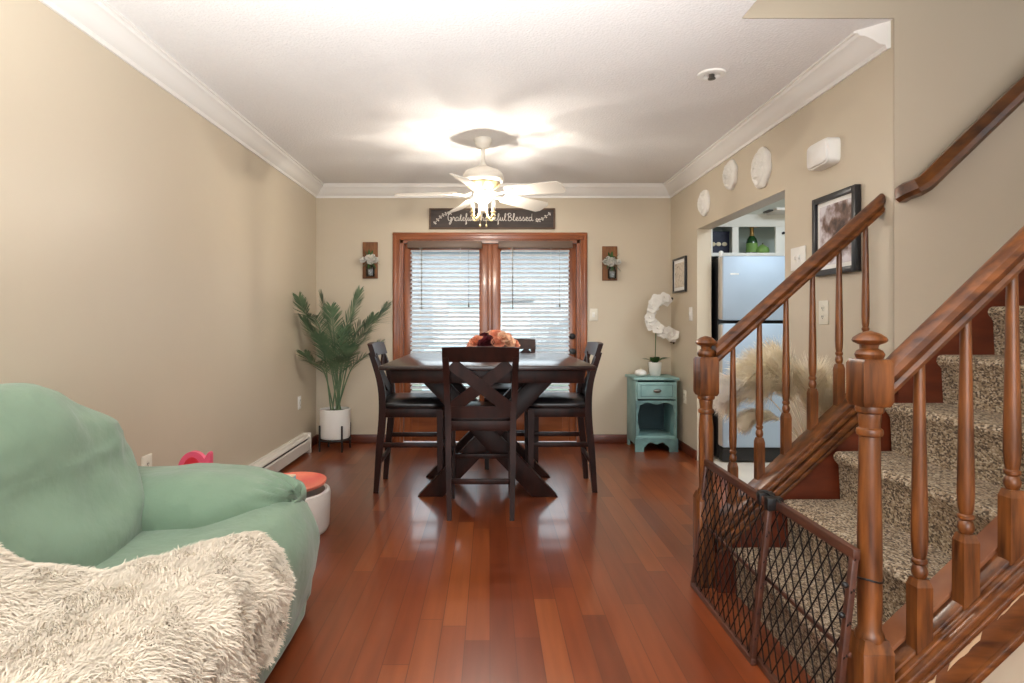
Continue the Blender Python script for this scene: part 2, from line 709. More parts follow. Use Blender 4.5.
# ceiling, open over the stairwell
bm = new_bm()
box(bm, (XL - .1, -3.1, ZC), (1.09, YB + .1, ZC + .12))
box(bm, (1.09, YW, ZC), (4.4, YB + .1, ZC + .12))
box(bm, (1.09, -3.1, ZC), (4.4, 1.45, ZC + .12))
struct('ceiling', bm, 'ceiling_texture')

struct('wall_left', bx((XL - .12, -3.1, 0), (XL, YB + .12, ZC)), 'wall_paint')
# back wall with the door opening
DX0, DX1, DZ = -0.868, 0.868, 1.963
bm = new_bm()
box(bm, (XL, YB, 0), (DX0, YB + .12, ZC))
box(bm, (DX1, YB, 0), (4.4, YB + .12, ZC))
box(bm, (DX0, YB, DZ), (DX1, YB + .12, ZC))
struct('wall_back', bm, 'wall_paint')
bm = new_bm()
box(bm, (XR, YW, 0), (XR + WT, YO0, ZC))
box(bm, (XR, YO1, 0), (XR + WT, YB, ZC))
box(bm, (XR, YO0, ZO), (XR + WT, YO1, ZC))
struct('wall_right', bm, 'wall_paint')
bm = new_bm()
box(bm, (XR + WT, YW, 0), (4.4, YW + WT, ZC))
box(bm, (1.09, YW, ZC + .12), (4.4, YW + WT, 5.0))
box(bm, (XR, YW - .003, 0), (4.4, YW + .002, ZC))
box(bm, (1.09, YW - .003, ZC - .0), (4.4, YW + .002, 5.0))
struct('wall_stairwell', bm, 'wall_paint_shaded')
bm = new_bm()
box(bm, (1.0, 1.36, ZC + .12), (4.4, 1.45, 5.0))
box(bm, (1.0, 1.36, ZC + .12), (1.09, YW, 5.0))
box(bm, (4.4, 1.36, 0), (4.5, YB, 5.0))
box(bm, (1.0, 1.36, 5.0), (4.5, YW + WT, 5.1))
struct('wall_stair_shaft', bm, 'wall_paint_shaded')
bm = new_bm()
box(bm, (XL, -3.1, 0), (4.4, -3.0, 0.6))
box(bm, (XL, -3.1, 2.3), (4.4, -3.0, ZC))
box(bm, (XL, -3.1, .6), (-1.4, -3.0, 2.3))
box(bm, (2.0, -3.1, .6), (4.4, -3.0, 2.3))
struct('wall_rear', bm, 'wall_paint')
struct('wall_living_right', bx((2.7, -3.0, 0), (2.8, 1.45, ZC)), 'wall_paint')
# kitchen cladding (tan wall with the cool kitchen light put into its colour) and soffit over the wall cabinet
bm = new_bm()
box(bm, (XR + WT, YB - .01, 0), (4.4, YB, ZC))
box(bm, (XR + WT, 5.2, 2.1), (4.4, YB - .01, ZC))
struct('wall_kitchen', bm, 'wall_cool_lit')


def crown(p, d, name):
    """crown moulding profile swept along p0..p1; d = direction away from the wall"""
    bm = new_bm()
    prof = [(0, -.118), (.012, -.118), (.014, -.098), (.03, -.088), (.05, -.06), (.072, -.034), (.088, -.026), (.092, -.012), (.104, -.01), (.104, 0), (0, 0)]
    loops = []
    for (x, y, mit) in p:
        loops.append([V((x + d[0] * a + mit[0] * a, y + d[1] * a + mit[1] * a, ZC + z)) for a, z in prof])
    rings = [[bm.verts.new(q) for q in l] for l in loops]
    for a, b in zip(rings, rings[1:]):
        quadloop(bm, a, b)
    bm.faces.new(rings[0])
    bm.faces.new(rings[-1][::-1])
    struct(name, bm, 'white_trim', 30)


crown([(XL, -3.0, (0, 0)), (XL, YB, (0, -1))], (1, 0), 'trim_crown_left')
crown([(XL, YB, (1, 0)), (XR, YB, (-1, 0))], (0, -1), 'trim_crown_back')
crown([(XR, YB, (0, -1)), (XR, YW + .02, (0, 0.9))], (-1, 0), 'trim_crown_right')


def baseboard(name, lo, hi):
    struct(name, bx(lo, hi, .006), 'baseboard_wood', 40)


baseboard('baseboard_back', (XL, YB - .016, 0), (-.94, YB, .085))
baseboard('baseboard_back_right', (.94, YB - .016, 0), (XR, YB, .085))
baseboard('baseboard_right', (XR - .016, YO1, 0), (XR, YB - .016, .085))
baseboard('baseboard_right_front', (XR - .016, YW + .12, 0), (XR, YO0, .085))
baseboard('baseboard_left', (XL, 5.42, 0), (XL + .016, YB - .016, .085))

# door casing
bm = new_bm()
cw, cy = .07, YB - .022
for s in (-1, 1):
    box(bm, (min(s * DX1, s * (DX1 + cw)) if s > 0 else -(DX1 + cw), cy, 0), (DX1 + cw if s > 0 else DX0, YB, DZ), .006)
    box(bm, (s * (DX1 + cw * .72) - .014, cy - .008, 0), (s * (DX1 + cw * .72) + .014, cy + .004, DZ + .045), .006)
    box(bm, (s * (DX1 + .012) - .01, cy - .006, 0), (s * (DX1 + .012) + .01, cy + .004, DZ), .004)
struct('trim_1', bm, 'casing_wood', 40)
bm = new_bm()
box(bm, (DX0 - cw, cy, DZ), (DX1 + cw, YB, DZ + cw), .006)
box(bm, (DX0 - cw, cy - .008, DZ + .04), (DX1 + cw, cy + .004, DZ + .064), .006)
box(bm, (DX0, cy - .006, DZ - .002), (DX1, cy + .004, DZ + .018), .004)
struct('trim_2', bm, 'casing_wood_across', 40)
# jamb
bm = new_bm()
box(bm, (DX0, YB, 0), (DX0 + .03, YB + .12, DZ))
box(bm, (DX1 - .03, YB, 0), (DX1, YB + .12, DZ))
box(bm, (DX0, YB, DZ - .03), (DX1, YB + .12, DZ))
struct('trim_3', bm, 'casing_wood', 40)


def leaf(name, x0, x1, gx0, gx1):
    gz0, gz1 = .42, 1.86
    y0, y1 = YB + .035, YB + .08
    bm = new_bm()
    box(bm, (x0, y0, 0.01), (gx0, y1, DZ - .032), .004)
    box(bm, (gx1, y0, 0.01), (x1, y1, DZ - .032), .004)
    d = struct(name, bm, 'casing_wood', 40)
    bm = new_bm()
    box(bm, (gx0, y0, 0.01), (gx1, y1, gz0), .004)
    box(bm, (gx0 + .06, y0 - .006, .1), (gx1 - .06, y0 + .004, gz0 - .08), .005)
    box(bm, (gx0, y0, gz1), (gx1, y1, DZ - .032), .004)
    obj('rail', bm, 'casing_wood_across', d, 40)
    obj('glass_pane', bx((gx0, y0 + .018, gz0), (gx1, y0 + .024, gz1)), 'window_glass', d)
    return d


dl = leaf('door_1', -.836, -.004, -.76, -.105)
dr = leaf('door_2', .004, .836, .105, .765)
bm = new_bm()
box(bm, (-.022, YB + .018, .01), (.022, YB + .037, DZ - .034), .006)
obj('astragal', bm, 'casing_wood', dl, 40)
for z, nm in ((1.03, 'deadbolt'), (.885, 'door_knob')):
    bm = new_bm()
    mt = Matrix.Rotation(R(90), 4, 'X')
    prof = [(.028, 0), (.028, .008), (.012, .012), (.011, .03), (.024, .038), (.029, .052), (.024, .064), (.004, .068)] if nm == 'door_knob' else [(.03, 0), (.03, .01), (.024, .018), (.006, .02)]
    lathe(bm, prof, (.8, YB + .035, z), 20, mt)
    obj(nm, bm, 'black_metal', dr, 50)


# ------------------------------------------------------------------ blinds
def blind(x0, x1, label, dark_x, wand):
    t = thing('window_blind', label, 'blind', ((x0 + x1) / 2, YB, 1.912), 0, 'blinds on the french doors')
    hw = (x1 - x0) / 2
    yb = -.012
    obj('headrail', bx((-hw - .03, yb - .03, -.03), (hw + .03, yb + .035, .035), .004), 'blind_rail', t, 40)
    bm = new_bm()
    z = -.055
    n = 0
    while z > -1.47:
        a = R(28)
        cy_, cz_ = cos(a) * .024, sin(a) * .024
        wob = 0.0015 * sin(n * 1.7)
        lo = [(-hw, yb - cy_, z - cz_ + wob), (hw, yb - cy_, z - cz_), (hw, yb, z + .004), (-hw, yb, z + .004 + wob)]
        v = [bm.verts.new(p) for p in lo] + [bm.verts.new(p) for p in ((hw, yb + cy_, z + cz_), (-hw, yb + cy_, z + cz_))]
        u = [bm.verts.new(q.co + V((0, 0, -.0025))) for q in v]
        for q in ((0, 1, 2, 3), (3, 2, 4, 5)):
            bm.faces.new([v[i] for i in q])
            bm.faces.new([u[i] for i in q][::-1])
        for i, j in ((0, 1), (1, 2), (2, 4), (4, 5), (5, 3), (3, 0)):
            bm.faces.new((v[j], v[i], u[i], u[j]))
        z -= .0425
        n += 1
    obj('slats', bm, 'blind_slat', t)
    obj('bottom_rail', bx((-hw, yb - .022, z - .004), (hw, yb + .022, z + .016), .004), 'blind_slat', t, 40)
    for s in (-.72, 0.45):
        bm = new_bm()
        tube(bm, [(s * hw, yb - .028, -.03), (s * hw, yb - .028, z)], .0014, 5)
        obj('ladder_cord', bm, 'white_plastic', t)
    bm = new_bm()
    tube(bm, [(dark_x, yb - .036, -.03), (dark_x, yb - .038, -.3), (dark_x, yb - .037, -.62)], .0045, 6)
    obj('tilt_wand', bm, 'pewter', t, 60)
    bm = new_bm()
    tube(bm, [(wand, yb - .034, -.03), (wand, yb - .035, -.58)], .0016, 5)
    lathe(bm, [(.002, .0), (.006, -.01), (.009, -.035), (.003, -.04)][::-1], (wand, yb - .035, -.56), 10)
    obj('pull_cord', bm, 'pewter', t, 60)
    return t


blind(-.765, -.105, 'white slatted blind on the left french door leaf, pale blue view behind', -.22, .23)
blind(.11, .765, 'white slatted blind on the right french door leaf beside the black knobs', -.22, .23)

# ------------------------------------------------------------------ outside
bm = bx((-8, YB + .13, -.3), (10, 30, -.12))
o = obj('ground', bm, 'grass_ground')
o['kind'] = 'structure'
bm = new_bm()
for i in range(14):
    box(bm, (-2.5, YB + .14 + i * .15, -.1), (2.6, YB + .28 + i * .15, -.06), .004)
o = obj('floor_deck', bm, 'deck_wood')
o['kind'] = 'structure'
t = thing('neighbour_house', 'pale blue house outside, seen through the left blind', 'house', (-1.6, 10.5, -.12))
obj('wall', prism(new_bm(), [(.4, 0), (.45, .8), (.85, 1.15), (.9, 1.62), (2.3, 1.62), (2.3, 0)], 'y', 0, 3), 'siding', t)
bm = new_bm()
beam(bm, (.85, 1.5, 1.62), (2.4, 1.5, 1.7), 3.2, .06)
obj('roof', bm, 'roof_shingle', t)
obj('window', bx((1.4, -.03, .6), (1.9, 0.0, 1.2)), 'siding_white', t)
t = thing('grey_house', 'long grey sided house far outside behind both blinds', 'house', (-4, 14, -.12))
obj('wall', bx((0, 0, 0), (9, 3, 2.9)), 'siding_grey', t)
obj('roof', prism(new_bm(), [(-.2, 2.9), (3.2, 2.9), (1.5, 3.6)], 'x', -.2, 9.2), 'roof_shingle', t)

# ------------------------------------------------------------------ ceiling fan
FX, FY = -.05, 4.31
fan = thing('ceiling_fan', 'white five-blade ceiling fan with lit candle bulbs over the table', 'ceiling fan', (FX, FY, ZC))
bm = new_bm()
lathe(bm, [(.066, 0), (.066, -.012), (.06, -.03), (.048, -.06), (.022, -.072), (.02, -.074)][::-1], seg=28)
obj('canopy', bm, 'fan_white', fan, 50)
bm = new_bm()
lathe(bm, [(.013, -.07), (.013, -.15), (.02, -.175), (.034, -.2)][::-1], seg=20)
obj('downrod', bm, 'fan_white', fan, 50)
bm = new_bm()
lathe(bm, [(.034, -.195), (.075, -.215), (.125, -.235), (.145, -.262), (.148, -.29), (.14, -.31), (.118, -.322)][::-1], seg=36)
obj('motor_housing', bm, 'fan_white', fan, 40)
bm = new_bm()
lathe(bm, [(.12, -.318), (.126, -.325), (.11, -.345), (.08, -.365), (.06, -.372)][::-1], seg=30)
obj('flywheel', bm, 'brass', fan, 40)
bm = new_bm()
lathe(bm, [(.06, -.37), (.066, -.38), (.066, -.43), (.05, -.45), (.03, -.46), (.03, -.52), (.012, -.532)][::-1], seg=28)
obj('switch_housing', bm, 'fan_white', fan, 40)
BZ = -.385


def blade_bm():
    bm = new_bm()
    # outline, root at r=.2, tip at .62
    pts = []
    n = 16
    for i in range(n + 1):
        s = i / n
        x = .19 + s * .44
        hwd = .06 + .014 * s
        if s > .92:
            q = (s - .92) / .08
            hwd *= sqrt(max(0.0, 1 - (q * .85) ** 3))
        if s < .06:
            hwd *= .7 + 5 * s
        pts.append((x, hwd))
    poly = [(x, h) for x, h in pts] + [(x, -h) for x, h in reversed(pts)]
    prism(bm, poly, 'z', -.003, .003)
    return bm


def iron_bm():
    bm = new_bm()
    tube(bm, catmull([(.085, 0, .0), (.12, 0, -.016), (.16, .0, -.012), (.2, 0, -.006)], 5), [.009] * 16, 8)
    prism(bm, [(.19, -.018), (.21, -.036), (.25, -.036), (.262, -.02), (.262, .02), (.25, .036), (.21, .036), (.19, .018)], 'z', -.009, -.003)
    for s in (-.022, 0, .022):
        prism(bm, [(.232, s - .005), (.29, s - .005), (.3, s), (.29, s + .005), (.232, s + .005)], 'z', -.008, -.003)
    return bm


for k in range(5):
    a = R(-30 + 72 * k)
    rot = Matrix.Rotation(a, 4, 'Z') @ Matrix.Translation((0, 0, BZ)) @ Matrix.Rotation(R(-19), 4, 'X') @ Matrix.Rotation(R(3), 4, 'Y')
    b = blade_bm()
    b.transform(rot)
    bo = obj('blade', b, 'fan_white', fan)
    b = iron_bm()
    b.transform(rot)
    obj('blade_iron', b, 'fan_white', bo, 40)
for k in range(4):
    a = R(45 + 90 * k)
    d = V((cos(a), sin(a), 0))
    bm = new_bm()
    pts = [d * .028 + V((0, 0, -.5)), d * .05 + V((0, 0, -.565)), d * .085 + V((0, 0, -.578)), d * .105 + V((0, 0, -.556)), d * .105 + V((0, 0, -.54))]
    tube(bm, catmull(pts, 5), .006, 8)
    lathe(bm, [(.008, -.545), (.02, -.54), (.02, -.536), (.011, -.532), (.011, -.508)], tuple(d * .105), 14)
    ar = obj('lamp_arm', bm, 'brass', fan, 50)
    bm = new_bm()
    lathe(bm, [(.009, -.509), (.014, -.493), (.017, -.478), (.013, -.455), (.006, -.435), (.0015, -.423)], tuple(d * .105), 14)
    obj('bulb', bm, 'lit_bulb', ar, 60)
    l = bpy.data.lights.new('bulb_light', 'POINT')
    l.energy = 22
    l.color = (1.0, 0.92, 0.82)
    l.shadow_soft_size = .012
    lo = bpy.data.objects.new('bulb_light', l)
    C.objects.link(lo)
    lo.parent = fan
    lo.location = d * .105 + V((0, 0, -.478))
for sx in (-.02, .025):
    bm = new_bm()
    tube(bm, [(sx, -.035, -.44), (sx, -.04, -.62)], .0012, 5)
    ico(bm, (sx, -.04, -.63), .007, 2, (1, 1, 1.6))
    obj('pull_chain', bm, 'brass', fan, 60)

# sprinkler
t = thing('sprinkler_head', 'round white sprinkler plate recessed in the textured ceiling', 'sprinkler', (1.175, 3.18, ZC))
bm = new_bm()
lathe(bm, [(.075, 0), (.072, -.008), (.05, -.014), (.036, -.006), (.034, -.002)][::-1], seg=28)
obj('plate', bm, 'white_plastic', t, 50)
bm = new_bm()
lathe(bm, [(.01, 0), (.01, -.02), (.02, -.024), (.02, -.028), (.004, -.03)][::-1], seg=14)
box(bm, (-.014, -.003, -.03), (.014, .003, -.0))
obj('deflector', bm, 'pewter', t, 50)


# ------------------------------------------------------------------ dining table
TX, TY, TZ = -.015, 4.3, .91
t = thing('dining_table', 'dark espresso counter-height dining table on crossed trestle legs', 'table', (TX, TY, 0))
obj('tabletop', bx((-.645, -.745, TZ - .028), (.645, .745, TZ), .006), 'tabletop_wood', t, 40)
bm = new_bm()
for s in (-1, 1):
    box(bm, (-.585, s * .66 - .012, TZ - .11), (.585, s * .66 + .012, TZ - .028), .003)
    box(bm, (s * .573 - .012, -.66, TZ - .11), (s * .573 + .012, .66, TZ - .028), .003)
box(bm, (-.57, -.28, TZ - .09), (.57, -.2, TZ - .028), .003)
box(bm, (-.57, .2, TZ - .09), (.57, .28, TZ - .028), .003)
obj('apron', bm, 'espresso_wood', t, 40)
for y in (-.25, .25):
    for s in (-1, 1):
        bm = new_bm()
        ztop = TZ - .09
        ha = .085
        yy = y + s * .004
        prism(bm, [(s * (-.385 - ha), 0), (s * (-.385 + ha), 0), (s * (.4 + ha), ztop), (s * (.4 - ha), ztop)], 'y', yy - .042, yy + .042, .004)
        obj('trestle_leg', bm, 'espresso_wood', t, 40)
obj('stretcher_beam', bx((-.04, -.25, .36), (.04, .25, .46), .004), 'espresso_wood', t, 40)


# ------------------------------------------------------------------ counter chairs
def make_chair(label):
    t = thing('counter_chair', label, 'chair', (0, 0, 0), 0, 'chairs round the dining table')
    W = .2       # half width at back, chair faces +y, back posts at y=0
    for s in (-1, 1):
        bm = new_bm()
        pts = catmull([(s * .185, -.034, 0), (s * .19, -.012, .28), (s * .193, .012, .55), (s * .2, -.0, .75), (s * .206, -.062, .96)], 6)
        sect = []
        for i, p in enumerate(pts):
            k = i / (len(pts) - 1)
            hx = .0135 + .005 * min(1, k * 2)
            hy = .017 + .007 * sin(pi * k)
            sect.append([p + V((a * hx, b * hy, 0)) for a, b in ((-1, -1), (1, -1), (1, 1), (-1, 1))])
        loft(bm, sect)
        obj('back_leg', bm, 'espresso_wood', t, 40)
    for s in (-1, 1):
        bm = new_bm()
        loft(bm, [[V((s * .195 + a * h, .405 + b * h, z)) for a, b in ((-1, -1), (1, -1), (1, 1), (-1, 1))] for z, h in ((0, .016), (.3, .02), (.57, .022))])
        obj('front_leg', bm, 'espresso_wood', t, 40)
    bm = new_bm()
    box(bm, (-.19, .0, .52), (.19, .026, .58), .003)
    box(bm, (-.19, .395, .52), (.19, .42, .58), .003)
    for s in (-1, 1):
        box(bm, (s * .197 - .012, .0, .52), (s * .197 + .012, .42, .58), .003)
    obj('seat_frame', bm, 'espresso_wood', t, 40)
    bm = new_bm()
    n = 14
    loops = []
    for k, (z, ins) in enumerate(((.58, .004), (.6, -.006), (.622, .0), (.636, .014), (.644, .04), (.648, .08))):
        lp = []
        for i in range(40):
            a = 2 * pi * i / 40
            ca, sa = cos(a), sin(a)
            f = (abs(ca) ** 7 + abs(sa) ** 7) ** (-1 / 7)
            lp.append(V((ca * f * (.218 - ins), .215 + sa * f * (.222 - ins), z)))
        loops.append(lp)
    loft(bm, loops)
    obj('seat', bm, 'black_leather', t, 60)

    # crest rail, slightly bowed backwards
    def bowed(z0, z1, th, y0, y1):
        bm = new_bm()
        lo = []
        for i in range(11):
            s = -1 + 2 * i / 10
            bow = -.018 * (1 - s * s)
            zz = z1 + .006 * (1 - s * s)
            hx2 = .226 if z1 > 1 else .2
            lo.append([V((s * hx2, y0 + bow - th, z0)), V((s * hx2, y0 + bow + th, z0)), V((s * hx2, y1 + bow + th, zz)), V((s * hx2, y1 + bow - th, zz))])
        loft(bm, lo)
        return bm
    bm = bowed(.935, 1.02, .017, -.043, -.07)
    obj('crest_rail', bm, 'espresso_wood', t, 30)
    bm = bowed(.60, .665, .010, .008, .004)
    obj('lower_back_rail', bm, 'espresso_wood', t, 30)
    for s in (-1, 1):
        bm = new_bm()
        lo = []
        for i in range(9):
            k = i / 8
            x = s * (-.172 + .344 * k)
            z = .655 + .27 * k
            y = .0 - .045 * k * k - .018 * sin(pi * k) + s * .004
            wv = V((-s * .285, 0, .344)).normalized() * .037
            p = V((x, y, z))
            lo.append([p - wv + V((0, -.008, 0)), p - wv + V((0, .008, 0)), p + wv + V((0, .008, 0)), p + wv + V((0, -.008, 0))])
        loft(bm, lo)
        obj('cross_slat', bm, 'espresso_wood', t, 30)
    for (p0, p1) in (((-.185, -.005, .22), (.185, -.005, .22)), ((-.19, .405, .28), (.19, .405, .28)),
                     ((-.192, -.012, .33), (-.195, .4, .33)), ((.192, -.012, .33), (.195, .4, .33))):
        bm = new_bm()
        beam(bm, p0, p1, .02, .032, (0, 0, 1) if False else ((0, 1, 0) if abs(p0[1] - p1[1]) < .01 else (1, 0, 0)), .003)
        obj('stretcher', bm, 'espresso_wood', t, 40)
    return t


ch = make_chair('dark x-back counter chair nearest the camera, its back to us')
for i, (x, y, rz, lab) in enumerate(((-.055, 3.58, 0, None),
                                     (-.745, 4.29, -90, 'dark x-back counter chair on the left of the table, near the palm'),
                                     (.685, 4.31, 90, 'dark x-back counter chair on the right of the table, near the teal cabinet'),
                                     (.17, 5.17, 180, 'dark x-back counter chair behind the table, against the french doors'))):
    c = ch if i == 0 else copy_tree(ch)
    c.location = (x, y, 0)
    c.rotation_euler = (0, 0, R(rz))
    if lab:
        c['label'] = lab


# ------------------------------------------------------------------ flowers
def bloom(bm, c, r, layers=4, up=V((0, 0, 1)), per=6):
    """rose-like bloom of cupped petals"""
    up = up.normalized()
    a0 = up.orthogonal().normalized()
    b0 = up.cross(a0)
    for l in range(layers):
        k = (l + 1) / layers
        rr = r * k
        n = per if l else 4
        for i in range(n):
            a = 2 * pi * (i + .5 * (l % 2)) / n + rnd(-.15, .15)
            d = a0 * cos(a) + b0 * sin(a)
            s = up.cross(d)
            rows = []
            for (h, out, wd) in ((0, .12, .35), (.45, .75, .62), (.85, .98, .5), (1.0, 1.12, .12)):
                ph = up * (h * r * (1.05 - .65 * k)) + d * (out * rr)
                rows.append((c + ph - up * (.12 * r * k), wd * rr + .12 * r))
            vs = []
            for p, wd in rows:
                vs.append([bm.verts.new(p - s * wd - d * wd * .25), bm.verts.new(p + d * wd * .12), bm.verts.new(p + s * wd - d * wd * .25)])
            for q, w_ in zip(vs, vs[1:]):
                for j in range(2):
                    bm.faces.new((q[j], q[j + 1], w_[j + 1], w_[j]))
    ico(bm, c + up * r * .35, r * .3, 1, (1, 1, .9))
    return bm


def leaf_blade(bm, base, d, length, width, droop=.3, up=V((0, 0, 1))):
    d = d.normalized()
    s = d.cross(up)
    s = s.normalized() if s.length > 1e-4 else V((1, 0, 0))
    prev = None
    for i in range(6):
        k = i / 5
        p = base + d * length * k - V((0, 0, 1)) * droop * length * k * k
        wd = width * sin(pi * min(1, .08 + .92 * k)) ** .8 if i < 5 else .0006
        row = [bm.verts.new(p - s * wd), bm.verts.new(p + V((0, 0, -.12 * wd))), bm.verts.new(p + s * wd)]
        if prev:
            for j in range(2):
                bm.faces.new((prev[j], prev[j + 1], row[j + 1], row[j]))
        prev = row
    return bm


t = thing('flower_centerpiece', 'peach and burgundy flower centerpiece in a low bowl on the table', 'flowers', (.02, 4.32, TZ))
bm = new_bm()
lathe(bm, [(.05, 0), (.06, .004), (.11, .05), (.125, .085), (.118, .085), (.1, .06), (.02, .04)], seg=28)
obj('bowl', bm, 'rustic_board', t, 50)
spots = [(-.115, -.03, .085, .048, 'peach_petal'), (-.03, -.075, .09, .042, 'burgundy_petal'), (.035, -.08, .085, .044, 'peach_petal'), (.11, -.05, .085, .045, 'cream_petal'),
         (-.06, .02, .11, .046, 'burgundy_petal'), (.03, -.01, .125, .052, 'peach_petal'), (.1, .03, .11, .046, 'peach_petal'), (-.01, .05, .13, .044, 'cream_petal'),
         (.15, .0, .07, .04, 'peach_petal'), (-.15, .02, .065, .036, 'peach_petal'), (.06, .09, .1, .044, 'cream_petal'), (-.07, .09, .09, .044, 'peach_petal'), (.075, -.07, .12, .04, 'cream_petal'),
         (-.065, -.07, .075, .036, 'burgundy_petal')]
for x, y, z, r, mm in spots:
    bm = new_bm()
    bloom(bm, V((x, y, z + .03)), r * 1.1, 4, V((x * 4, y * 6 - .6, .9)))
    obj('bloom', bm, mm, t, 180)
bm = new_bm()
for i in range(16):
    a = 2 * pi * i / 16
    leaf_blade(bm, V((cos(a) * .07, sin(a) * .06, .06)), V((cos(a), sin(a), .3)), .1, .022)
obj('leaves', bm, 'leaf_green', t, 180)

# ------------------------------------------------------------------ sign over the door
GL = {
    'a': (1.4, [[(1.0, .9), (.6, 1.05), (.15, .7), (.15, .2), (.5, -.02), (.95, .35), (1.0, .95), (1.0, .3), (1.2, 0), (1.5, .2)]]),
    'r': (1.15, [[(0, .2), (.3, .9), (.35, 1.15), (.5, .92), (.85, .9), (.8, .3), (1.0, 0), (1.25, .2)]]),
    't': (1.0, [[(0, .2), (.45, 1.2), (.55, 1.8), (.5, .4), (.7, 0), (1.05, .2)], [(.15, 1.3), (.95, 1.38)]]),
    'e': (1.0, [[(0, .2), (.5, .5), (.75, .8), (.5, 1.02), (.2, .7), (.25, .2), (.6, 0), (1.05, .2)]]),
    'f': (.95, [[(0, .2), (.5, 1), (.75, 1.8), (.55, 2.1), (.4, 1.6), (.4, -.4), (.3, -1.05), (.58, -.8), (.5, -.05), (.95, .2)]]),
    'u': (1.4, [[(0, .2), (.25, 1), (.2, .3), (.45, 0), (.8, .3), (.95, 1), (.95, .3), (1.15, 0), (1.45, .2)]]),
    'l': (.9, [[(0, .2), (.5, 1.1), (.65, 1.9), (.45, 2.1), (.3, 1.6), (.3, .4), (.55, 0), (.95, .2)]]),
    'h': (1.4, [[(0, .2), (.5, 1.2), (.6, 2), (.4, 2.1), (.3, 1.6), (.25, 0), (.5, .8), (.8, 1.0), (.95, .7), (.95, .2), (1.2, 0), (1.45, .2)]]),
    'n': (1.4, [[(0, .2), (.2, 1), (.25, 0), (.45, .7), (.8, 1.02), (.95, .7), (.95, .2), (1.2, 0), (1.45, .2)]]),
    'k': (1.25, [[(0, .2), (.5, 1.2), (.6, 2), (.4, 2.1), (.3, 1.6), (.25, 0), (.5, .75), (.8, 1.0), (.85, .75), (.45, .55), (.85, .1), (1.3, .2)]]),
    's': (1.0, [[(0, .2), (.45, 1.1), (.5, .9), (.75, .4), (.6, .03), (.2, .1)], [(.6, .03), (1.05, .2)]]),
    'd': (1.4, [[(.95, .9), (.55, 1.02), (.15, .65), (.2, .15), (.5, 0), (.9, .4), (1.05, 2.1), (1.0, .4), (1.2, 0), (1.5, .2)]]),
    'G': (1.75, [[(1.5, 1.7), (1.1, 2.1), (.4, 1.7), (.2, .9), (.5, .1), (1.1, .1), (1.45, .95), (1.4, -.4), (.9, -1), (.7, -.7), (1.4, .0), (1.8, .2)], [(.95, .9), (1.45, .95)]]),
    'T': (1.3, [[(.1, 1.7), (.4, 2.05), (1.0, 1.9), (1.6, 2.1)], [(.95, 1.95), (.85, .8), (.6, .05), (.2, .15)]]),
    'B': (1.6, [[(.45, 2.05), (.4, 1), (.3, 0)], [(.05, 1.6), (.5, 2.15), (1.1, 2.0), (1.15, 1.5), (.6, 1.1), (1.25, .9), (1.3, .3), (.8, -.05), (.3, .15)]]),
}
sg = thing('wall_sign', 'long dark wooden sign lettered in white script above the french doors', 'sign', (.02, YB - .001, 2.165))
obj('board', bx((-.59, -.02, -.085), (.59, 0, .085), .002), 'sign_board', sg)
bm = new_bm()
box(bm, (-.605, -.03, .085), (.605, 0, .1), .002)
box(bm, (-.605, -.03, -.1), (.605, 0, -.085), .002)
box(bm, (-.605, -.03, -.085), (-.59, 0, .085), .002)
box(bm, (.59, -.03, -.085), (.605, 0, .085), .002)
obj('frame', bm, 'sign_frame', sg, 40)
sz = .0335
words_at = (('Grateful', -.43, .255), ('Thankful', -.15, .29), ('Blessed', .145, .25))
for wd, x0, width in words_at:
    adv = sum(GL[c][0] for c in wd)
    kx = width / adv
    bm = new_bm()
    x = x0
    for c in wd:
        ad, strokes = GL[c]
        for st in strokes:
            pts = catmull([V((x + p[0] * kx, -.0215, -.02 + p[1] * sz)) for p in st], 4)
            tube(bm, pts, .0034, 5)
        x += ad * kx
    obj('lettering', bm, 'sign_letter', sg, 180)
for s, bx0 in ((-1, -.47), (1, .415)):
    bm = new_bm()
    pts = [(bx0 + s * .0, -.0215, -.01 if s > 0 else .05), (bx0 + s * .05, -.0215, -.012 if s > 0 else .035), (bx0 + s * .15, -.0215, .055 if s > 0 else -.05)]
    if s < 0:
        pts = [(-.40, -.0215, .06), (-.48, -.0215, .03), (-.56, -.0215, -.05)]
    cp = catmull([V(p) for p in pts], 6)
    tube(bm, cp, .0025, 5)
    for i in range(1, len(cp), 2):
        for q in (-1, 1):
            tdir = (cp[i] - cp[i - 1]).normalized()
            nrm = V((-tdir.z, 0, tdir.x)) * q
            c = cp[i] + nrm * .011 + tdir * .006
            ico(bm, c, .0085, 1, (1.0, .15, .8))
    obj('sprig', bm, 'sign_letter', sg, 180)


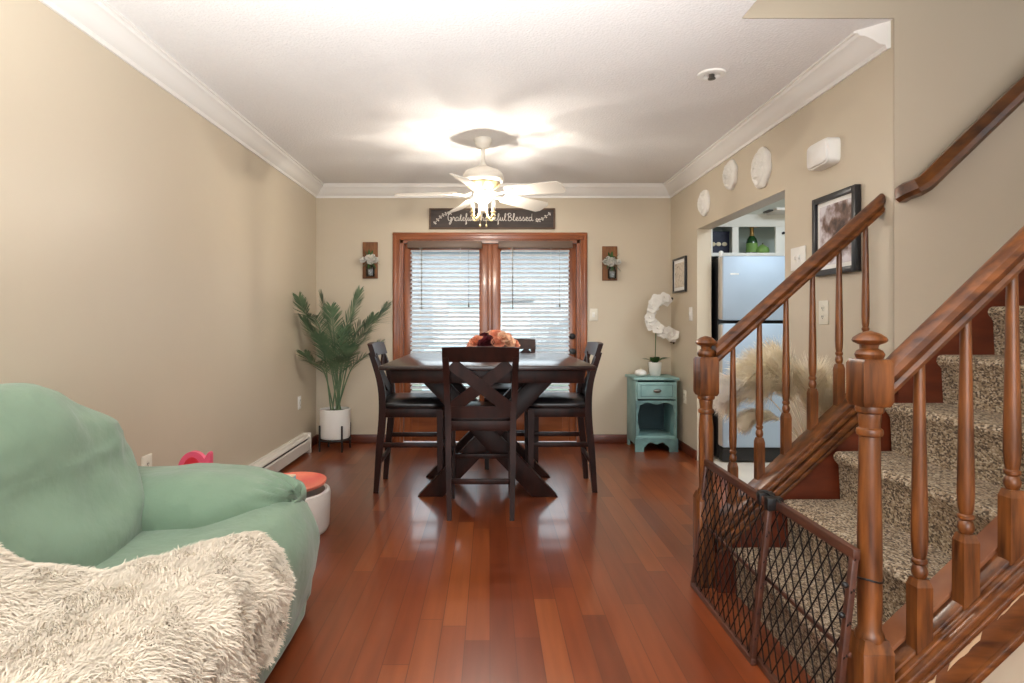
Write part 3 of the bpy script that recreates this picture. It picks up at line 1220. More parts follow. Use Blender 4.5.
# ------------------------------------------------------------------ wall sconces with jars
def sconce(x, z, h, label, mirror=1):
    t = thing('wall_sconce', label, 'wall decor', (x, YB - .001, z), 0, 'jar sconces beside the french doors')
    obj('backboard', bx((-.072, -.02, -h / 2), (.072, 0, h / 2), .003), 'rustic_board', t, 40)
    bm = new_bm()
    zz = -h / 2 + .012
    lathe(bm, [(.034, 0), (.041, .006), (.042, .085), (.03, .1), (.03, .115), (.027, .115), (.027, .1), (.038, .084), (.037, .01)], (.012, -.066, zz), 20)
    obj('jar', bm, 'jar_glass', t, 50)
    bm = new_bm()
    tube(bm, [V((.012 + .034 * cos(a), -.066 + .034 * sin(a), zz + .104)) for a in [2 * pi * i / 16 for i in range(17)]], .004, 6)
    tube(bm, [(.012, -.03, zz + .104), (.012, 0, zz + .12)], .004, 6)
    obj('jar_band', bm, 'black_metal', t, 50)
    bm = new_bm()
    lathe(bm, [(.004, .012), (.03, .014), (.033, .05), (.02, .07), (.004, .072)], (.012, -.066, zz), 14)
    obj('filling', bm, 'pebble_grey', t, 60)
    bm = new_bm()
    for i in range(3):
        tube(bm, [(.012 + rnd(-.02, .02), -.066 + rnd(-.02, .02), zz + .012), (rnd(-.03, .05), -.07, zz + .16)], .0025, 5)
    obj('stems', bm, 'leaf_green', t)
    for (dx, dz, r) in ((-.055, .165, .032), (.0, .19, .034), (.05, .165, .036), (.015, .15, .034), (.03, .2, .026)):
        b = new_bm()
        bloom(b, V((dx * mirror + .005, -.085 + rnd(-.01, .01), zz + dz - .01)), r, 3, V((dx * 2, -.8, .5)))
        obj('bloom', b, 'petal_white', t, 180)
    bm = new_bm()
    for i in range(16):
        a = 2 * pi * i / 16
        leaf_blade(bm, V((.005, -.07, zz + .16)), V((cos(a), -.3, sin(a) * .8 + .35)), rnd(.08, .13), .014, .15)
    obj('leaves', bm, 'leaf_green', t, 180)


sconce(-1.155, 1.765, .35, 'rustic board sconce with white flowers in a jar, left of the french doors')
sconce(1.155, 1.735, .33, 'rustic board sconce with white flowers in a jar, right of the french doors', -1)


# ------------------------------------------------------------------ switches and outlets
def plate(name, label, cat, origin, nrm, wd, ht, kind, mm='outlet_ivory'):
    """origin on the wall, local: width along tangent, depth along normal"""
    n = V(nrm)
    rz = math.atan2(n.x, -n.y)
    t = thing(name, label, cat, origin, rz)
    obj('cover_plate', bx((-wd / 2, -.007, -ht / 2), (wd / 2, 0, ht / 2), .003), mm, t, 40)
    if kind == 'outlet':
        for z in (-.022, .022):
            bm = new_bm()
            mt = Matrix.Rotation(R(90), 4, 'X')
            lathe(bm, [(.015, .006), (.015, .01)], (0, 0, z), 16, mt)
            r_ = obj('receptacle', bm, mm, t, 40)
            bm = new_bm()
            for s in (-.006, .006):
                box(bm, (s - .0015, -.0112, z - .004), (s + .0015, -.0098, z + .006))
            box(bm, (-.002, -.0112, z - .011), (.002, -.0098, z - .007))
            obj('slots', bm, 'dark_slot', r_)
    else:
        n_ = max(1, kind)
        for i in range(n_):
            x = (i - (n_ - 1) / 2) * .046
            bm = new_bm()
            box(bm, (x - .006, -.018, -.006), (x + .006, -.006, .014), .002)
            box(bm, (x - .012, -.009, -.024), (x + .012, -.006, .024), .001)
            obj('toggle', bm, 'white_plastic', t, 40)
    return t


plate('light_switch', 'ivory light switch on the back wall right of the french doors', 'switch', (1.0, YB, 1.24), (0, -1, 0), .078, .12, 1)
plate('light_switch', 'small white light switch on the right wall beside the kitchen opening', 'switch', (XR, 5.22, 1.24), (-1, 0, 0), .078, .12, 1, 'white_plastic')
plate('light_switch', 'wide white switch plate on the right wall, half behind the sloping handrail', 'switch', (XR, 3.4, 1.53), (-1, 0, 0), .16, .13, 2, 'white_plastic')
plate('wall_outlet', 'ivory outlet on the right wall behind the teal cabinet corner', 'outlet', (XR, 5.38, .5), (-1, 0, 0), .078, .12, 'outlet')
plate('wall_outlet', 'ivory outlet on the right wall below the tree picture', 'outlet', (XR, 3.14, 1.22), (-1, 0, 0), .085, .125, 'outlet')
plate('wall_outlet', 'ivory outlet on the left wall just above the green sofa arm', 'outlet', (XL, 2.93, .455), (1, 0, 0), .085, .13, 'outlet')
plate('wall_outlet', 'small white outlet on the left wall by the palm pot', 'outlet', (XL, 5.28, .46), (1, 0, 0), .075, .115, 'outlet', 'white_plastic')

# ------------------------------------------------------------------ things on the right wall
def rose_plaque(y, z, r, label, ph):
    t = thing('flower_plaque', label, 'wall decor', (XR, y, z), 0, 'white flower plaques over the kitchen opening')
    bm = new_bm()
    lp = []
    nseg = 60
    for k, (d, s) in enumerate(((0, .97), (.012, 1.0), (.026, .93), (.032, .8))):
        ring = []
        for i in range(nseg):
            a = 2 * pi * i / nseg
            rr = r * s * (1 + .07 * abs(sin(a * 3.5 + ph)) - .03)
            ring.append(V((-d, rr * cos(a) * .88, rr * sin(a))))
        lp.append(ring)
    loft(bm, lp)
    obj('backing', bm, 'petal_white', t, 50)
    # carved rose: overlapping petal rims rising to the heart
    bm = new_bm()
    nr_, na_ = 34, 84
    rows = []
    for i in range(1, nr_ + 1):
        q = i / nr_
        row = []
        for j in range(na_):
            a = 2 * pi * j / na_
            tt = q * 3.3
            sc_ = .55 * abs(sin((2.5 - .5 * (q < .4)) * a + ph * 2 + 1.3 * math.floor(tt)))
            u = (tt + sc_) % 1.0
            h = .036 * (1 - q * q) + .019 * u * u + .012
            if q > .97:
                h = .02
            rr = r * q * (1 + (.07 * abs(sin(a * 3.5 + ph)) - .03) * q) * .97
            row.append(bm.verts.new((-h, rr * cos(a) * .88, rr * sin(a))))
        rows.append(row)
    for a_, b_ in zip(rows, rows[1:]):
        quadloop(bm, a_, b_)
    bm.faces.new(rows[0])
    obj('rose_relief', bm, 'petal_white', t, 180)


rose_plaque(4.86, 2.135, .105, 'white flower plaque farthest left of the three over the kitchen opening', .3)
rose_plaque(4.33, 2.23, .108, 'middle white flower plaque of the three, hung highest under the crown', 1.1)
rose_plaque(3.84, 2.155, .13, 'largest white flower plaque, nearest the white chime box', 2.0)

t = thing('door_chime', 'white plastic door chime box high on the right wall', 'door chime', (XR, 3.1, 2.035))
bm = new_bm()
lp = []
for (d, s) in ((0, 1), (.05, 1), (.058, .95)):
    ring = []
    for i in range(48):
        a = 2 * pi * i / 48
        ca, sa = cos(a), sin(a)
        f = (abs(ca) ** 6 + abs(sa) ** 6) ** (-1 / 6)
        ring.append(V((-d, ca * f * .105 * s, sa * f * .068 * s)))
    lp.append(ring)
loft(bm, lp)
obj('cover', bm, 'white_plastic', t, 50)
bm = new_bm()
lp = []
for (d, s) in ((.054, 1), (.066, .98), (.07, .9)):
    ring = []
    for i in range(48):
        a = 2 * pi * i / 48
        ca, sa = cos(a), sin(a)
        f = (abs(ca) ** 6 + abs(sa) ** 6) ** (-1 / 6)
        ring.append(V((-d, ca * f * .092 * s, sa * f * .06 * s)))
    lp.append(ring)
loft(bm, lp)
obj('front_panel', bm, 'white_trim', t, 50)


def picture(label, y, z, wy, hz, border, mm, matw, dep):
    t = thing('framed_picture', label, 'picture', (XR - .002, y, z))
    bm = new_bm()
    for s in (-1, 1):
        box(bm, (-dep, s * (wy / 2 - border / 2) - border / 2, -hz / 2), (0, s * (wy / 2 - border / 2) + border / 2, hz / 2), .003)
        box(bm, (-dep, -wy / 2 + border, s * (hz / 2 - border / 2) - border / 2), (0, wy / 2 - border, s * (hz / 2 - border / 2) + border / 2), .003)
    obj('frame', bm, 'picture_frame_black', t, 40)
    iy, iz = wy / 2 - border, hz / 2 - border
    obj('mat_board', bx((-dep * .45, -iy, -iz), (-.002, iy, iz)), 'mat_board', t)
    obj('print', bx((-dep * .5, -iy + matw, -iz + matw), (-dep * .44, iy - matw, iz - matw)), mm, t)
    return t


picture('black framed picture of dark trees on the wall above the stair rail', 3.015, 1.615, .38, .41, .03, 'tree_print', .022, .03)
picture('small black framed line drawing beside the corner, above the orchid', 5.5, 1.6, .36, .32, .018, 'line_print', .03, .022)

# ------------------------------------------------------------------ baseboard heater
t = thing('baseboard_heater', 'long cream metal baseboard heater along the left wall', 'heater', (XL, 4.45, 0))
L2 = .92
obj('back_panel', bx((0.001, -L2, .01), (.012, L2, .175)), 'heater_metal', t)
bm = new_bm()
prism(bm, [(.012, .165), (.05, .165), (.07, .148), (.07, .142), (.05, .158), (.012, .158)], 'y', -L2, L2)
obj('top_hood', bm, 'heater_metal', t)
bm = new_bm()
prism(bm, [(.062, .03), (.072, .035), (.072, .115), (.062, .125), (.058, .122), (.066, .112), (.066, .038), (.058, .034)], 'y', -L2, L2)
obj('front_cover', bm, 'heater_metal', t)
obj('fins', bx((.014, -L2 + .03, .04), (.056, L2 - .03, .13)), 'dark_slot', t)
for s in (-1, 1):
    obj('end_cap', bx((.001, s * (L2 + .012) - .012, .0), (.076, s * (L2 + .012) + .012, .178), .003), 'heater_metal', t, 40)

# ------------------------------------------------------------------ palm in a white pot
PX, PY = -1.42, 5.5
t = thing('potted_palm', 'tall green palm in a white pot on a black stand, left corner', 'plant', (PX, PY, 0))
bm = new_bm()
lathe(bm, [(.1, .105), (.128, .112), (.136, .13), (.138, .375), (.13, .378), (.128, .345), (.02, .34)], seg=36)
obj('pot', bm, 'pot_ceramic', t, 40)
bm = new_bm()
lathe(bm, [(.128, .342), (.128, .352), (.06, .36), (.005, .362)], seg=24)
obj('soil', bm, 'soil', t, 60)
std = new_bm()
tube(std, [V((.142 * cos(2 * pi * i / 24), .142 * sin(2 * pi * i / 24), .1)) for i in range(25)], .007, 6)
beam(std, (-.142, 0, .1), (.142, 0, .1), .014, .008)
beam(std, (0, -.142, .1), (0, .142, .1), .014, .008, (1, 0, 0))
st = obj('stand', std, 'black_metal', t, 50)
for k in range(4):
    a = R(38 + 90 * k)
    bm = new_bm()
    tube(bm, [(.148 * cos(a), .148 * sin(a), 0), (.148 * cos(a), .148 * sin(a), .235)], .0085, 8)
    obj('leg', bm, 'black_metal', st, 50)


def frond(tip, rise, base, nleaf=40, ll=.2):
    bm = new_bm()
    b = V(base)
    tp = V(tip)
    mid = b.lerp(tp, .5)
    mid.z = b.z + (tp.z - b.z) * (rise - .22)
    mid.x = b.x + (tp.x - b.x) * .36
    mid.y = b.y + (tp.y - b.y) * .36
    cv = catmull([b, mid, b.lerp(tp, .8) + V((0, 0, (tp.z - b.z) * .07 * rise)), tp], 12)
    nn = len(cv)
    tube(bm, cv, [.007 * (1 - .8 * i / nn) for i in range(nn)], 5)
    start = int(nn * .3)
    for i in range(nleaf):
        f = i / (nleaf - 1)
        idx = start + f * (nn - 1 - start)
        i0 = min(nn - 2, int(idx))
        p = cv[i0].lerp(cv[i0 + 1], idx - i0)
        td = (cv[i0 + 1] - cv[i0]).normalized()
        sd = td.cross(V((0, 0, 1)))
        sd = sd.normalized() if sd.length > .05 else V((1, 0, 0))
        ln = ll * (0.6 + .5 * sin(pi * (.1 + .8 * f))) * (1 - .5 * f)
        for s in (-1, 1):
            d = (sd * s * .8 + td * (.7 + .5 * f) + V((rnd(-.1, .1), rnd(-.1, .1), rnd(-.1, .3)))).normalized()
            # keep the tips off both walls
            q = p + d * ln
            if q.x + PX < XL + .02:
                d.x = max(d.x, (XL + .02 - PX - p.x) / ln)
            if q.y + PY > YB - .03:
                d.y = min(d.y, (YB - .03 - PY - p.y) / ln)
            leaf_blade(bm, p, d, ln, .0046, .12, sd.cross(td) if sd.length > 0 else V((0, 0, 1)))
    for v in bm.verts:
        v.co.x = max(v.co.x, XL + .012 - PX)
        v.co.y = min(v.co.y, YB - .012 - PY)
    obj('frond', bm, 'palm_leaf', t, 180)


for tip, rise in (((-.19, -.45, 1.38), .95), ((-.1, -.1, 1.42), .8), ((.02, -.22, 1.3), .7), ((.25, -.12, 1.45), .8), ((.5, -.15, 1.32), .95),
                  ((.4, -.25, 1.22), .85), ((-.2, -.3, 1.2), .85), ((.14, .1, 1.25), .75), ((-.16, .05, 1.05), .8), ((.42, -.1, .98), .85),
                  ((-.17, -.35, .9), .9), ((.2, -.3, .95), .85), ((.05, .15, 1.1), .8), ((-.05, -.3, 1.05), .75), ((.3, .05, 1.1), .85)):
    frond(tip, rise, (rnd(-.05, .05), rnd(-.05, .05), .34))

# ------------------------------------------------------------------ teal cabinet with drawer and open cubby
cab = thing('side_cabinet', 'distressed teal side cabinet with one drawer and open cubby', 'cabinet', (1.5, 5.41, 0))
# local: x -.19..19, y 0 (front) .. .36, z 0..68
hw, dp, ht = .185, .35, .67
bm = new_bm()
lo = []
ring = [(-hw - .02, -.02), (hw + .02, -.02), (hw + .02, dp), (-hw - .02, dp)]
prism(bm, ring, 'z', ht - .025, ht, .006)
obj('top', bm, 'teal_paint', cab, 40)
for s in (-1, 1):
    bm = new_bm()
    box(bm, (min(s * hw, s * (hw - .018)), .0, .06), (max(s * hw, s * (hw - .018)), dp, ht - .025), .002)
    box(bm, (min(s * hw, s * (hw - .018)), dp - .06, 0), (max(s * hw, s * (hw - .018)), dp, .06), .002)
    obj('side_panel', bm, 'teal_paint', cab, 40)
obj('back_panel', bx((-hw + .018, dp - .012, .06), (hw - .018, dp, ht - .025)), 'teal_dark', cab)
obj('shelf', bx((-hw + .018, 0.0, .12), (hw - .018, dp - .012, .14), .003), 'teal_paint', cab, 40)
obj('divider', bx((-hw + .018, 0.01, .445), (hw - .018, dp - .012, .46)), 'teal_dark', cab)
# scalloped cubby surround
bm = new_bm()
outer = []
for s in (-1,):
    pass
nn = 14
for s in (-1, 1):
    pr = [(s * hw, .14), (s * hw, .46)]
    inner = []
    for i in range(nn + 1):
        k = i / nn
        z = .46 - .32 * k
        inset = .022 + .012 * sin(k * pi * 3) * (1 - k * .3) + (.02 * max(0, .15 - k) / .15)
        inner.append((s * (hw - inset), z))
    prism(bm, pr + inner, 'y', -.004, .014)
ins = []
for i in range(25):
    k = i / 24
    x = -hw + .02 + k * (2 * hw - .04)
    ins.append((x, .438 - .012 * cos((k - .5) * 4 * pi) - .01 * abs(k - .5) * 2))
prism(bm, [(hw - .02, .462), (-hw + .02, .462)] + ins, 'y', -.006, .014)
obj('scalloped_frame', bm, 'teal_worn', cab, 30)
d = obj('drawer', bx((-hw + .012, -.016, .475), (hw - .012, .02, .628), .008), 'teal_paint', cab, 40)
bm = new_bm()
for lo_, hi_ in (((-hw + .04, -.02, .498), (hw - .04, -.012, .504)), ((-hw + .04, -.02, .6), (hw - .04, -.012, .606)), ((-hw + .04, -.02, .498), (-hw + .046, -.012, .606)), ((hw - .046, -.02, .498), (hw - .04, -.012, .606))):
    box(bm, lo_, hi_, .002)
obj('moulding', bm, 'teal_worn', d, 40)
bm = new_bm()
lathe(bm, [(.006, 0), (.006, .012), (.02, .014), (.03, .02), (.026, .026), (.01, .03)], (0, -.014, .552), 20, Matrix.Rotation(R(90), 4, 'X') @ Matrix.Diagonal((1.2, .6, 1, 1)))
obj('pull', bm, 'pewter', d, 50)
# bracket base
bm = new_bm()
base = [(-hw - .008, 0), (-hw + .07, 0)]
for i in range(13):
    k = i / 12
    x = -hw + .07 + k * (2 * hw - .14)
    base.append((x, .05 + .03 * sin(pi * k) ** .5 - .012 * cos(k * 4 * pi)))
base += [(hw - .07, 0), (hw + .008, 0), (hw + .008, .12), (-hw - .008, .12)]
prism(bm, base, 'y', -.012, .012)
obj('base_bracket', bm, 'teal_worn', cab, 30)

# pumpkin
t = thing('pumpkin_ornament', 'small white pumpkin ornament on the teal cabinet top', 'ornament', (1.38, 5.5, ht))
bm = new_bm()
lp = []
for i in range(9):
    ph = -pi / 2 + pi * i / 8
    ring = []
    for j in range(40):
        a = 2 * pi * j / 40
        r = .052 * (cos(ph) * .98 + .02) * (1 + .07 * abs(sin(a * 4)))
        ring.append(V((r * cos(a), r * sin(a), .033 + .033 * sin(ph))))
    lp.append(ring)
loft(bm, lp)
obj('body', bm, 'petal_white', t, 180)
bm = new_bm()
tube(bm, [(0, 0, .06), (.002, 0, .072), (.008, 0, .08)], [.008, .005, .005], 8)
obj('stem', bm, 'card_cream', t, 60)

# orchid
t = thing('potted_orchid', 'white orchid arching in a white pot on the teal cabinet', 'plant', (1.54, 5.6, ht))
bm = new_bm()
lathe(bm, [(.042, 0), (.048, .004), (.062, .125), (.058, .125), (.052, .105), (.005, .1)], seg=26)
obj('pot', bm, 'pot_ceramic', t, 50)
bm = new_bm()
for a, ln in ((160, .13), (20, .16), (200, .12), (-30, .13), (100, .1), (270, .12)):
    leaf_blade(bm, V((0, 0, .11)), V((cos(R(a)), sin(R(a)) * .5, .95)), ln * 1.35, .034, .45)
obj('leaves', bm, 'leaf_green', t, 180)
cv = catmull([V(p) for p in ((0, 0, .1), (.005, 0, .3), (.0, -.01, .42), (-.05, -.02, .52), (-.035, -.02, .64), (.04, -.03, .70), (.1, -.03, .71))], 8)
bm = new_bm()
tube(bm, cv[:26], .004, 6)
obj('stem', bm, 'leaf_green', t, 60)
bm = new_bm()
arc = catmull([V(p) for p in ((.16, -.03, .33), (.125, -.04, .40), (.06, -.03, .405), (-.03, -.03, .46), (-.055, -.02, .55), (-.03, -.02, .645), (.04, -.03, .70), (.12, -.03, .715))], 6)
tube(bm, arc, .0035, 6)
obj('flower_spray', bm, 'dark_twig', t, 60)


def orchid_flower(c, r, up):
    bm = new_bm()
    up = up.normalized()
    a0 = up.orthogonal().normalized()
    b0 = up.cross(a0)
    ph = rnd(0, 6)
    for i in range(5):
        a = ph + 2 * pi * i / 5
        dd = a0 * cos(a) + b0 * sin(a)
        leaf_blade(bm, c, dd + up * .25, r, r * .52, 0.0, up)
    ico(bm, c + up * .012, .011, 1)
    return bm


n_a = len(arc)
for i in range(30):
    k = .04 + .92 * i / 29
    p = arc[int(k * (n_a - 1))] + V((rnd(-.02, .02), rnd(-.045, -.01), rnd(-.02, .02)))
    obj('flower', orchid_flower(p, rnd(.05, .064), V((rnd(-.5, .4), -1, rnd(-.3, .5)))), 'petal_white', t, 180)
for p in ((.165, -.03, .31), (.15, -.03, .715), (.14, -.03, .32)):
    bm = new_bm()
    ico(bm, p, .012, 1, (1, 1, 1.4))
    obj('bud', bm, 'dark_twig', t, 180)

# ------------------------------------------------------------------ kitchen: refrigerator, wall cabinet and bits on top
FX0, FX1, FYF = 1.91, 2.66, 4.92
t = thing('refrigerator', 'tall pale steel top-freezer refrigerator in the kitchen opening', 'refrigerator', ((FX0 + FX1) / 2, FYF, .008))
hw = (FX1 - FX0) / 2
obj('body', bx((-hw, .12, .02), (hw, .72, 1.7), .006), 'fridge_black', t, 40)
for z0, z1, nm in ((.13, 1.15, 'fridge_door'), (1.175, 1.705, 'freezer_door')):
    d = obj(nm, bx((-hw + .0, .0, z0), (hw, .1, z1), .012), 'fridge_steel', t, 40)
    obj('edge_handle', bx((-hw - .004, .012, z0 + .01), (-hw + .012, .095, z1 - .01), .004), 'fridge_edge', d, 40)
    obj('gasket', bx((-hw + .01, .1, z0 + .01), (hw - .01, .12, z1 - .01)), 'dark_slot', d)
    if nm == 'freezer_door':
        obj('badge', bx((-hw + .06, -.003, z1 - .155), (-hw + .13, .001, z1 - .143), .001), 'white_plastic', d)
obj('kick_grille', bx((-hw + .01, .03, .012), (hw - .01, .12, .12), .004), 'fridge_black', t, 40)

t = thing('wall_cabinet', 'open white kitchen wall cabinet above the refrigerator', 'cabinet', (2.23, 5.2, 1.74))
bm = new_bm()
x0, x1 = -.36, .5
box(bm, (x0, .28, 0), (x1, .3, .36))
box(bm, (x0, .02, 0), (x0 + .018, .28, .36))
box(bm, (x1 - .018, .02, 0), (x1, .28, .36))
box(bm, (x0, .02, -.0), (x1, .28, .016))
box(bm, (x0, .02, .3), (x1, .28, .318))
obj('carcass', bm, 'cabinet_inside', t)
bm = new_bm()
for a, b in ((x0, x0 + .06), (-.13, -.075), (.245, .34), (x1 - .04, x1)):
    box(bm, (a, 0, 0), (b, .02, .36), .002)
box(bm, (x0, -.002, .255), (x1, .018, .362), .002)
box(bm, (x0, -.002, -.002), (x1, .018, .03), .002)
obj('face_frame', bm, 'cabinet_white', t, 40)
obj('divider', bx((-.112, .02, .016), (-.094, .28, .3)), 'cabinet_inside', t)
bm = new_bm()
tube(bm, [(.31, -.0, .2), (.31, -.012, .2)], .012, 10)
obj('knob', bm, 'black_metal', t, 50)
t = thing('under_soffit_lamp', 'slim dark rimmed light strip above the white kitchen cabinet', 'lamp', (2.4, 5.1, 2.1))
obj('housing', bx((-.02, -.12, 0), (.5, .098, .022), .003), 'white_trim', t, 40)
obj('end_clip', bx((-.06, -.06, .004), (-.02, .05, .016), .003), 'black_metal', t, 40)

t = thing('navy_canvas', 'navy card with three pale shells standing in the cabinet', 'picture', (2.03, 5.3, 1.757))
obj('panel', bx((-.1, 0, 0), (.085, .018, .215), .002), 'navy_card', t)
for i, x in enumerate((-.06, -.012, .04)):
    bm = new_bm()
    ico(bm, (x, -.003, .1), .024, 2, (1, .25, .8))
    obj('shell', bm, 'card_cream', t, 180)
t = thing('champagne_bottle', 'green champagne bottle with gold foil neck above the refrigerator', 'bottle', (2.33, 5.34, 1.757))
bm = new_bm()
lathe(bm, [(.03, 0), (.046, .006), (.048, .12), (.04, .15), (.02, .18), (.0155, .2)], seg=24)
obj('body', bm, 'bottle_green', t, 50)
bm = new_bm()
lathe(bm, [(.023, .172), (.018, .195), (.0165, .24), (.019, .243), (.019, .256), (.01, .262)], seg=20)
obj('foil', bm, 'gold_foil', t, 50)
bm = new_bm()
lathe(bm, [(.0485, .03), (.049, .032), (.049, .11), (.0485, .112)], seg=24, caps=False)
obj('label', bm, 'bottle_label', t, 50)
t = thing('green_gourd', 'small green gourd beside the bottle in the white cabinet', 'ornament', (2.41, 5.31, 1.757))
bm = new_bm()
lathe(bm, [(.02, 0), (.05, .012), (.06, .04), (.05, .07), (.02, .09), (.008, .1)], seg=20)
obj('body', bm, 'bottle_label', t, 60)
bm = new_bm()
tube(bm, [(0, 0, .095), (.005, 0, .112)], .005, 6)
obj('stem', bm, 'dark_twig', t, 60)
t = thing('white_shaker', 'tiny white shaker on top of the refrigerator, left end', 'ornament', (1.96, 5.09, 1.708))
bm = new_bm()
lathe(bm, [(.018, 0), (.022, .004), (.016, .04), (.02, .055), (.01, .066)], seg=16)
obj('body', bm, 'pot_ceramic', t, 60)

# ------------------------------------------------------------------ staircase
RISE, RUN, X1 = .206, .22, 1.03
NST = 9
SY0, SY1 = 1.73, 2.565
stair = thing('staircase', 'tweed-carpeted staircase with stained wood stringers, rising to the right', 'staircase', (1.03, 2.1, 0))
ox, oy = -1.03, -2.1


def step_bm(n):
    """carpeted step: rounded nosing, riser leaning back under it"""
    xa = X1 + RUN * (n - 1) + ox
    z1 = RISE * n
    z0 = max(0.0, RISE * (n - 1) - .01)
    xb = xa + RUN + .06
    prof = [(xa + .028, z0)]
    prof += [(xa + .02, z1 - .06), (xa + .004, z1 - .04)]
    for i in range(7):
        a = pi + .3 - (pi / 2 + .3) * i / 6
        prof.append((xa + .022 + .024 * cos(a), z1 - .024 + .024 * sin(a)))
    prof += [(xb, z1), (xb, z0)]
    bm = new_bm()
    prism(bm, prof, 'y', SY0 + oy, SY1 + oy)
    return bm


for n in range(1, NST + 1):
    obj('step', step_bm(n), 'tweed_carpet', stair, 50)

FS = .925   # slope of the far stringer


def far_top(x):
    return .595 + FS * (x - 1.323)


def sloped(bm, x0, x1, ya, yb, ztop, dz0, dz1, floor_clip=True):
    """a board along the slope between ztop(x)-dz0 and ztop(x)-dz1 (world coords, moved to the stair root)"""
    pts = [(x0, ztop(x0) - dz1), (x1, ztop(x1) - dz1), (x1, ztop(x1) - dz0), (x0, ztop(x0) - dz0)]
    pts = [(x + ox, max(0.0, z) if floor_clip else z) for x, z in pts]
    prism(bm, pts, 'y', ya + oy, yb + oy, .003)
    return bm


bm = new_bm()
xs, xe = .985, 1.748
p = [(xs, 0), (2.0, 0), (2.0, far_top(xe) - .03 - .1), (xe, far_top(xe) - .03), (xs, far_top(xs) - .03)]
prism(bm, [(x + ox, z) for x, z in [(xs, 0), (xe, 0), (xe, far_top(xe) - .04), (xs, far_top(xs) - .04)]], 'y', 2.59 + oy, 2.64 + oy)
obj('far_skirt', bm, 'skirt_wood', stair)
bm = new_bm()
x2 = 3.3
prism(bm, [(x + ox, z) for x, z in [(xe, 0.5), (x2, far_top(x2) - 1.1), (x2, far_top(x2) - .03), (xe, far_top(xe) - .03)]], 'y', 2.567 + oy, 2.596 + oy)
obj('wall_skirt', bm, 'skirt_wood', stair)
bm = new_bm()
sloped(bm, xs, xe, 2.585, 2.7, far_top, 0.0, .022)
sloped(bm, xs, xe, 2.572, 2.655, far_top, .02, .042)
sloped(bm, xs, xe, 2.585, 2.655, far_top, .042, .054)
sloped(bm, xs, xe, 2.568, 2.655, far_top, .054, .09)
sloped(bm, xs, xe, 2.582, 2.655, far_top, .09, .1)
sloped(bm, xs, xe, 2.576, 2.655, far_top, .1, .12)
obj('far_cap', bm, 'rail_wood', stair, 40)

NS = .955


def near_top(x):
    return .300 + NS * (x - 1.16)


bm = new_bm()
nx0, nx1 = 1.07, 3.3
sloped(bm, nx0, nx1, 1.585, 1.73, near_top, .03, .186)
obj('near_stringer', bm, 'stair_wood', stair)
bm = new_bm()
sloped(bm, nx0, nx1, 1.655, 1.735, near_top, -.02, .02)
obj('inner_cap', bm, 'worn_wood', stair, 40)
bm = new_bm()
sloped(bm, nx0, nx1, 1.61, 1.66, near_top, -.006, .03)
sloped(bm, nx0, nx1, 1.592, 1.612, near_top, .004, .03)
sloped(bm, nx0, nx1, 1.572, 1.594, near_top, .012, .04)
sloped(bm, nx0, nx1, 1.566, 1.59, near_top, .04, .058)
sloped(bm, nx0, nx1, 1.574, 1.59, near_top, .058, .16)
sloped(bm, nx0, nx1, 1.562, 1.59, near_top, .158, .185)
obj('near_cap', bm, 'rail_wood', stair, 40)
for (xa, xb, d0, d1) in ((1.20, 1.285, .062, .084), (1.33, 1.40, .062, .074), (1.12, 1.165, .062, .092)):
    bm = new_bm()
    pts = []
    for k in range(9):
        x = xa + (xb - xa) * k / 8
        pts.append((x, near_top(x) - d1 + rnd(-.002, .005) * (k not in (0, 8))))
    for k in range(8, -1, -1):
        x = xa + .006 + (xb - xa) * k / 8
        pts.append((x, near_top(x) - d0 - rnd(0, .009)))
    prism(bm, [(x + ox, z) for x, z in pts], 'y', 1.573 + oy, 1.576 + oy)
    obj('worn_patch', bm, 'bare_wood', stair)
# drywall under the near stringer, living-room side
bm = new_bm()
prism(bm, [(1.15, 0), (4.4, 0), (4.4, 2.5), (3.45, near_top(3.45) - .186), (1.15, max(0.01, near_top(1.15) - .186))], 'y', 1.59, 1.66)
struct('wall_under_stair', bm, 'wall_paint_shaded')
bm = bx((X1 + RUN * NST, 1.45, 0), (4.4, YW, RISE * NST + .1))
struct('floor_landing', bm, 'tweed_carpet')


